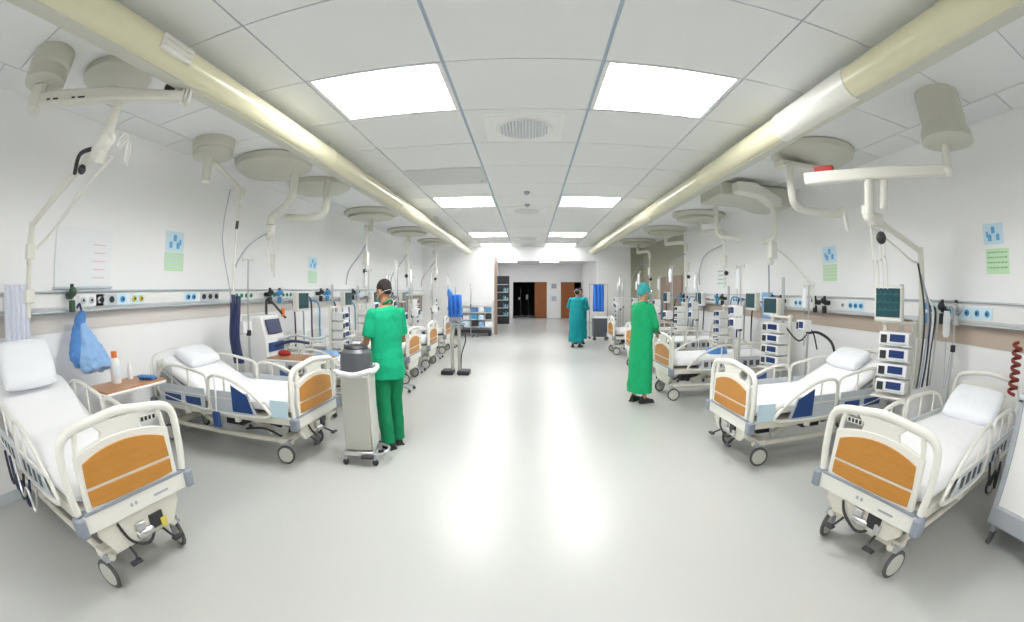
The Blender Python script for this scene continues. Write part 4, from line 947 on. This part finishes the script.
# chair-like frame beyond the ventilator
t = thing('visitor_chair', 'pale visitor chair with tubular arms by the left wall beyond the ventilator', 'chair', (-3.78, 6.98, 0), R(90))
m = M(); m.b2((-.25, -.25, .42), (.25, .22, .48)); m.build('seat', 'panel_grey', t, bev=.02)
m = M(); m.box((0, .26, .74), (.48, .05, .46), rot=Matrix.Rotation(R(-10), 3, 'X')); m.build('backrest', 'cream_light', t, bev=.02)
for s in (-1, 1):
    m = M(); m.tube(smooth_path([(s*.27, -.22, .0), (s*.27, -.24, .62), (s*.27, -.18, .66), (s*.27, .2, .66), (s*.27, .26, .6), (s*.27, .28, .0)], 4), .014, 8); m.build('side_frame', 'steel', t)
# wheeled waste bin by the man
t = thing('waste_bin', 'tall grey wheeled waste bin with dark lid and white liner beside the man in green', 'waste bin', (-1.60, 3.88, 0), R(8)); t.scale = (.86, .84, .98)
m = M(); m.box((0, 0, .52), (.30, .34, .74), taper=1.06); m.build('body', 'bin', t, bev=.02, seg=3)
m = M(); m.b2((.155, -.165, .16), (.172, .165, .90)); m.build('lit_side', 'bin_light', t, bev=.008)
m = M(); ps = smooth_path([(-.19, -.20, .93), (0, -.215, .90), (.19, -.20, .94), (.20, 0, .92), (.19, .20, .94), (0, .21, .92), (-.19, .20, .93), (-.20, 0, .91)], 5, closed=True); m.tube(ps, .030, 8, closed=True); m.build('liner_rim', 'liner', t, mods=[subd(1)])
m = M(); m.loft([((0, 0, .90), .175, .185), ((0, 0, 1.02), .175, .185), ((0, 0, 1.10), .165, .175), ((0, 0, 1.13), .13, .14)], 24, sq=.7); m.build('dark_bag', 'bag_dark', t)
m = M(); m.lathe((0, 0, 1.125), [(.13, 0), (.14, .015), (.12, .035), (.04, .045)], 24); m.build('lid', 'dark', t)
m = M(); m.b2((-.17, -.20, .10), (.17, .20, .145)); m.build('base_frame', 'steel', t, bev=.01)
m = M(); m.tube(smooth_path([(.17, -.2, .12), (.28, -.12, .12), (.30, .1, .12), (.17, .2, .12)], 4), .014, 8); m.build('foot_bar', 'steel', t)
m = M(); m.box((.10, -.22, .10), (.14, .06, .03)); m.build('pedal', 'dark', t, bev=.008)
for a in (-.16, .18):
    for b in (-.18, .18):
        m = M(); m.box((a, b, .085), (.03, .03, .05)); c = m.build('caster', 'grey', t); M().lathe((a, b, .035), [(.01, -.014), (.035, -.012), (.035, .012), (.01, .014)], 14, 'y').build('wheel', 'dark', c)
# pump stand with blue gown on the left of the aisle
t = thing('equipment_stand', 'grey double-column stand on black base with blue cloth, left of the aisle', 'equipment stand', (-1.44, 8.66, 0))
for s in (-1, 1):
    m = M(); m.cyl((s*.07, 0, .08), (s*.07, 0, 1.15), .035, seg=12); m.build('column', 'bin', t)
    M().b2((s*.16-.12, -.16, .0), (s*.16+.12, .16, .09)).build('base_block', 'dark', t, bev=.02)
m = M(); m.b2((-.12, -.06, 1.05), (.12, .06, 1.18)); m.b2((-.18, -.05, .98), (.2, .05, 1.03)); m.build('head_unit', 'grey', t, bev=.01)
m = M(); m.cyl((0, 0, 1.1), (0, 0, 1.72), .012, seg=8); m.build('top_rod', 'steel', t)
m = M(); m.tube(smooth_path([(.14, .0, 1.0), (.2, 0, .7), (.12, -.02, .4), (.1, 0, .1)]), .012, 6); m.build('side_cable', 'dark', t)
drape('blue_cloth_on_stand', 'bright blue cloth draped over the equipment stand left of the aisle', 'cloth', (-1.44, 8.585, 1.58), .26, .44, 'gown_blue', .03, .02, folds=3)
M_ = M(); M_.loft([((0, 0, 0), .05, .05), ((0, 0, .14), .06, .05), ((-.02, 0, .2), .02, .02)], 12); tag(M_.build('blue_hood', 'blue_cloth', None, mods=[subd(1)]), 'dark blue bundle on top left of the equipment stand', 'cloth', None, (-1.54, 8.6, 1.5))

# stations further away
def station(s, y, who, g, x0=.78):
    xw = XL if s < 0 else XR; o = -s; yy = y+g; rz = 0 if s > 0 else PI
    tower(xw+o*x0, yy, .7, 4, rz, 'stack of white pumps at the wall beside the '+who)
    monitor(xw+o*.62, y+.2, 1.50, rz, 'patient monitor at the wall above the '+who, .38, .30, .35)
    iv_pole(xw+o*(x0+.52), yy, 'outer drip stand beside the '+who, 2.0, True, 2, rz)
    iv_pole(xw+o*(x0+1.02), yy+.04, 'drip stand nearest the aisle beside the '+who, 2.12, True, 1, rz)
    for q in range(4):
        rnd = random.Random(int(y*10)+q); hx = xw+o*(.20+.06*q); hy = y+g-.3+.2*q
        hoses([(xw+o*.12, hy, 1.5), (hx, hy+.05, 1.35+.2*rnd.random()), (hx+o*.05, hy, 1.0), (hx+o*.1, hy-.1, .75)], ['black', 'grey', 'navy', 'blue'][q]+' hose hanging from the rail beside the '+who, ['dark', 'grey', 'navy', 'blue_tag'][q], .016)
    for q in range(2): regulator(xw+o*.1, y-.1+.3*q, 1.62 if s < 0 else 1.52, o, ['nearer', 'farther'][q]+' gas regulator on the rail over the '+who, ['dark', 'blue_tag'][q])
station(-1, 6.05, 'bed hidden behind the man in green', .93, 1.0)
station(-1, 7.9, 'fourth bed on the left', .83)
station(-1, 9.55, 'fifth bed on the left', 1.1)
station(-1, 11.9, 'farthest bed on the left', .95)
station(1, 6.7, 'bed behind the nurse in green', 1.2)
station(1, 9.2, 'fourth bed on the right', 1.2)
station(1, 11.75, 'farthest bed on the right', .95)
# bed linen and bags on the beds
for (x, y, z, mk, lab) in [(3.0, 6.6, .66, 'blue_cloth', 'blue folded cloth on the bed behind the nurse in green'), (-3.0, 6.1, .66, 'blue_pale', 'pale blue folded cloth on the bed behind the man in green'), (2.75, 9.2, .66, 'blue_pale', 'pale blue cloth on the fourth right bed')]:
    m = M(); m.loft([((0, 0, 0), .17, .13), ((0, 0, .05), .18, .14), ((0, 0, .10), .15, .11)], 18, sq=.6); tag(m.build('folded_cloth', mk, None, bev=.01, mods=[subd(1)]), lab, 'cloth', 'folded cloths on the beds', (x, y, z))
# cables and bottles hanging under the front beds
for k, (x, y, mk) in enumerate([(-3.5, .99, 'dark'), (-3.35, .98, 'navy'), (-3.2, .97, 'steel')]):
    hoses([(x, y, .62), (x+.1, y-.03, .42), (x+.22, y-.02, .5), (x+.3, y-.03, .36), (x+.4, y, .55)], ['black', 'navy', 'steel'][k]+' cable looped under the near rail of the front left bed', mk, .014)
for k, (x, y, mk) in enumerate([(3.15, 1.42, 'dark'), (3.35, 1.46, 'steel'), (3.5, 1.50, 'white')]):
    hoses([(x, y, .55), (x+.06, y-.03, .38), (x+.14, y-.02, .46), (x+.2, y-.03, .32), (x+.26, y, .5)], ['black', 'steel', 'white'][k]+' cable looped under the near rail of the front right bed', mk, .014)
t = thing('call_handset', 'blue and white handset hanging on the near rail of the raised left bed', 'handset', (-3.0, 3.37, 0))
m = M(); m.tube(smooth_path([(.0, 0, .86), (.02, -.02, .7), (.0, -.02, .5)]), .01, 6); m.build('cord', 'white', t)
m = M(); m.box((0, -.03, .42), (.09, .04, .16)); m.build('handset_body', 'blue', t, bev=.012)
# far end of the hall
t = thing('supply_shelf', 'white supply shelf of blue and white packets against the left end wall', 'shelf', (-2.0, 16.6, 0))
m = M()
for z in (.35, .62, .89, 1.16): m.b2((-.8, -.25, z-.02), (.66, .25, z))
for x in (-.79, .63): m.b2((x, -.25, .12), (x+.03, .25, 1.3))
m.build('shelf_frame', 'white', t, smooth=0)
for x in (-.7, .55): M().lathe((x, -.2, .07), [(.02, -.02), (.07, -.02), (.07, .02), (.02, .02)], 14, 'y').build('caster', 'dark', t)
M().b2((-.78, -.22, .12), (.64, .2, .2)).build('dark_tray', 'dark', t)
rnd = random.Random(5); n = 0
cols = ['blue_tag', 'paper', 'paper_lblue', 'blue_cloth', 'dark', 'paper', 'blue_pale']; cw = {'blue_tag': 'teal-blue', 'paper': 'white', 'paper_lblue': 'pale blue', 'blue_cloth': 'royal blue', 'dark': 'black', 'blue_pale': 'sky blue'}
for zi, z in enumerate((.35, .62, .89)):
    for xi in range(5):
        c_ = cols[(zi*3+xi*2) % 7]
        m = M(); w_ = .10+.04*rnd.random(); m.b2((-w_, -.12, 0), (w_, .12, .14+.08*rnd.random())); o = m.build('supply_packet', c_, None, bev=.01)
        tag(o, '%s packet on the %s board of the supply shelf, %s' % (cw[c_], ['lowest', 'middle', 'upper'][zi], ['leftmost', 'second from left', 'in the centre', 'second from right', 'rightmost'][xi]), 'packet', 'packets on the supply shelf', (-2.6+.28*xi, 16.5, z))
iv_pole(-2.1, 16.0, 'drip stand in front of the left supply shelf', 1.9, True, 1)
# right end: hanging gown, carts
t = thing('coat_rail', 'steel coat rail on wheels holding the blue gown at the right end', 'coat rail', (2.45, 15.6, 0))
for s in (-1, 1): M().cyl((s*.32, 0, .05), (s*.32, 0, 1.92), .016, seg=8).build('upright', 'steel', t); M().box((s*.32, 0, .04), (.05, .45, .05)).build('foot', 'dark', t, bev=.01)
M().cyl((-.34, 0, 1.91), (.34, 0, 1.91), .014, seg=8).build('top_bar', 'steel', t)
drape('hanging_gown', 'bright blue gown hanging at the right end of the hall', 'hanging gown', (2.45, 15.6, 1.90), .38, .95, 'gown_blue', .04, .02, folds=3)
m = M(); m.b2((-.25, -.2, .12), (.25, .2, .75)); t2 = thing('dark_cart', 'low dark cart below the hanging blue gown', 'cart', (2.42, 15.1, 0)); m.build('cart_body', 'bag_dark', t2, bev=.02); M().b2((-.27, -.22, .75), (.27, .22, .79)).build('cart_top', 'white', t2, bev=.01)
for a in (-.2, .2): M().lathe((a, -.16, .06), [(.02, -.02), (.06, -.02), (.06, .02), (.02, .02)], 12, 'y').build('caster', 'rubber', t2)
for k, (x, y) in enumerate([(3.3, 16.2), (3.8, 15.4), (3.85, 14.0)]):
    t2 = tower(x, y, .55, 3, 0, ['left', 'middle', 'right'][k]+'most equipment stack of the three before the right end wall')
for k, (x, y) in enumerate([(2.9, 14.2), (3.2, 14.9)]): iv_pole(x, y, ['nearer', 'farther'][k]+' drip stand before the right end wall', 2.0, True, 2)
# corridor: cabinet and notices
t = thing('glass_cabinet', 'tall dark glass cabinet with blue-green stock beyond the brown post', 'cabinet', (-1.32, 23.0, 0))
M().b2((-.45, -.2, 0), (.30, .3, 2.45)).build('case', 'dark', t, bev=.01)
for z in (.4, .8, 1.2, 1.6, 2.0): M().b2((-.40, -.215, z), (.26, -.2, z+.03)).build('shelf', 'white', t)
m = M()
rnd = random.Random(9)
for z in (.43, .83, 1.23, 1.63):
    for q in range(6): m.b2((-.0+q*.045, -.24, z), (.035+q*.045, -.205, z+.1+.15*rnd.random()), mi=q % 3)
m.build('stock', ['blue_tag', 'green_tag', 'paper_lblue'], t)['kind'] = 'stuff'
for k, z in enumerate((2.0, 1.22)):
    m = M(); m.b2((-.22, -.02, -.22), (.22, 0, .22), mi=0); m.b2((-.15, -.024, -.14), (.15, -.02, .15), mi=1); o = m.build('notice', ['paper', 'grey' if k == 0 else 'panel_grey'], None, smooth=0)
    tag(o, ['dark framed notice on the white pillar between the two doors', 'lower pale notice on the white pillar between the doors'][k], 'wall notice', 'paper notices on the walls', (1.56, YF, z))
# equipment silhouettes in the unlit room
iv_pole(-.55, 29.2, 'drip stand standing in the dark doorway, left one', 1.9, True, 1); iv_pole(-.05, 29.6, 'drip stand standing in the dark doorway, right one', 1.9, True, 2)



# ------------------------------------------------------------------ render look
S.view_settings.view_transform = 'Standard'; S.view_settings.look = 'None'; S.view_settings.gamma = 1; S.view_settings.use_curve_mapping = False
S.view_settings.exposure = 1.33
try:
    S.cycles.use_denoising = True; S.cycles.max_bounces = 8; S.cycles.diffuse_bounces = 6; S.cycles.sample_clamp_indirect = 8
except Exception: pass
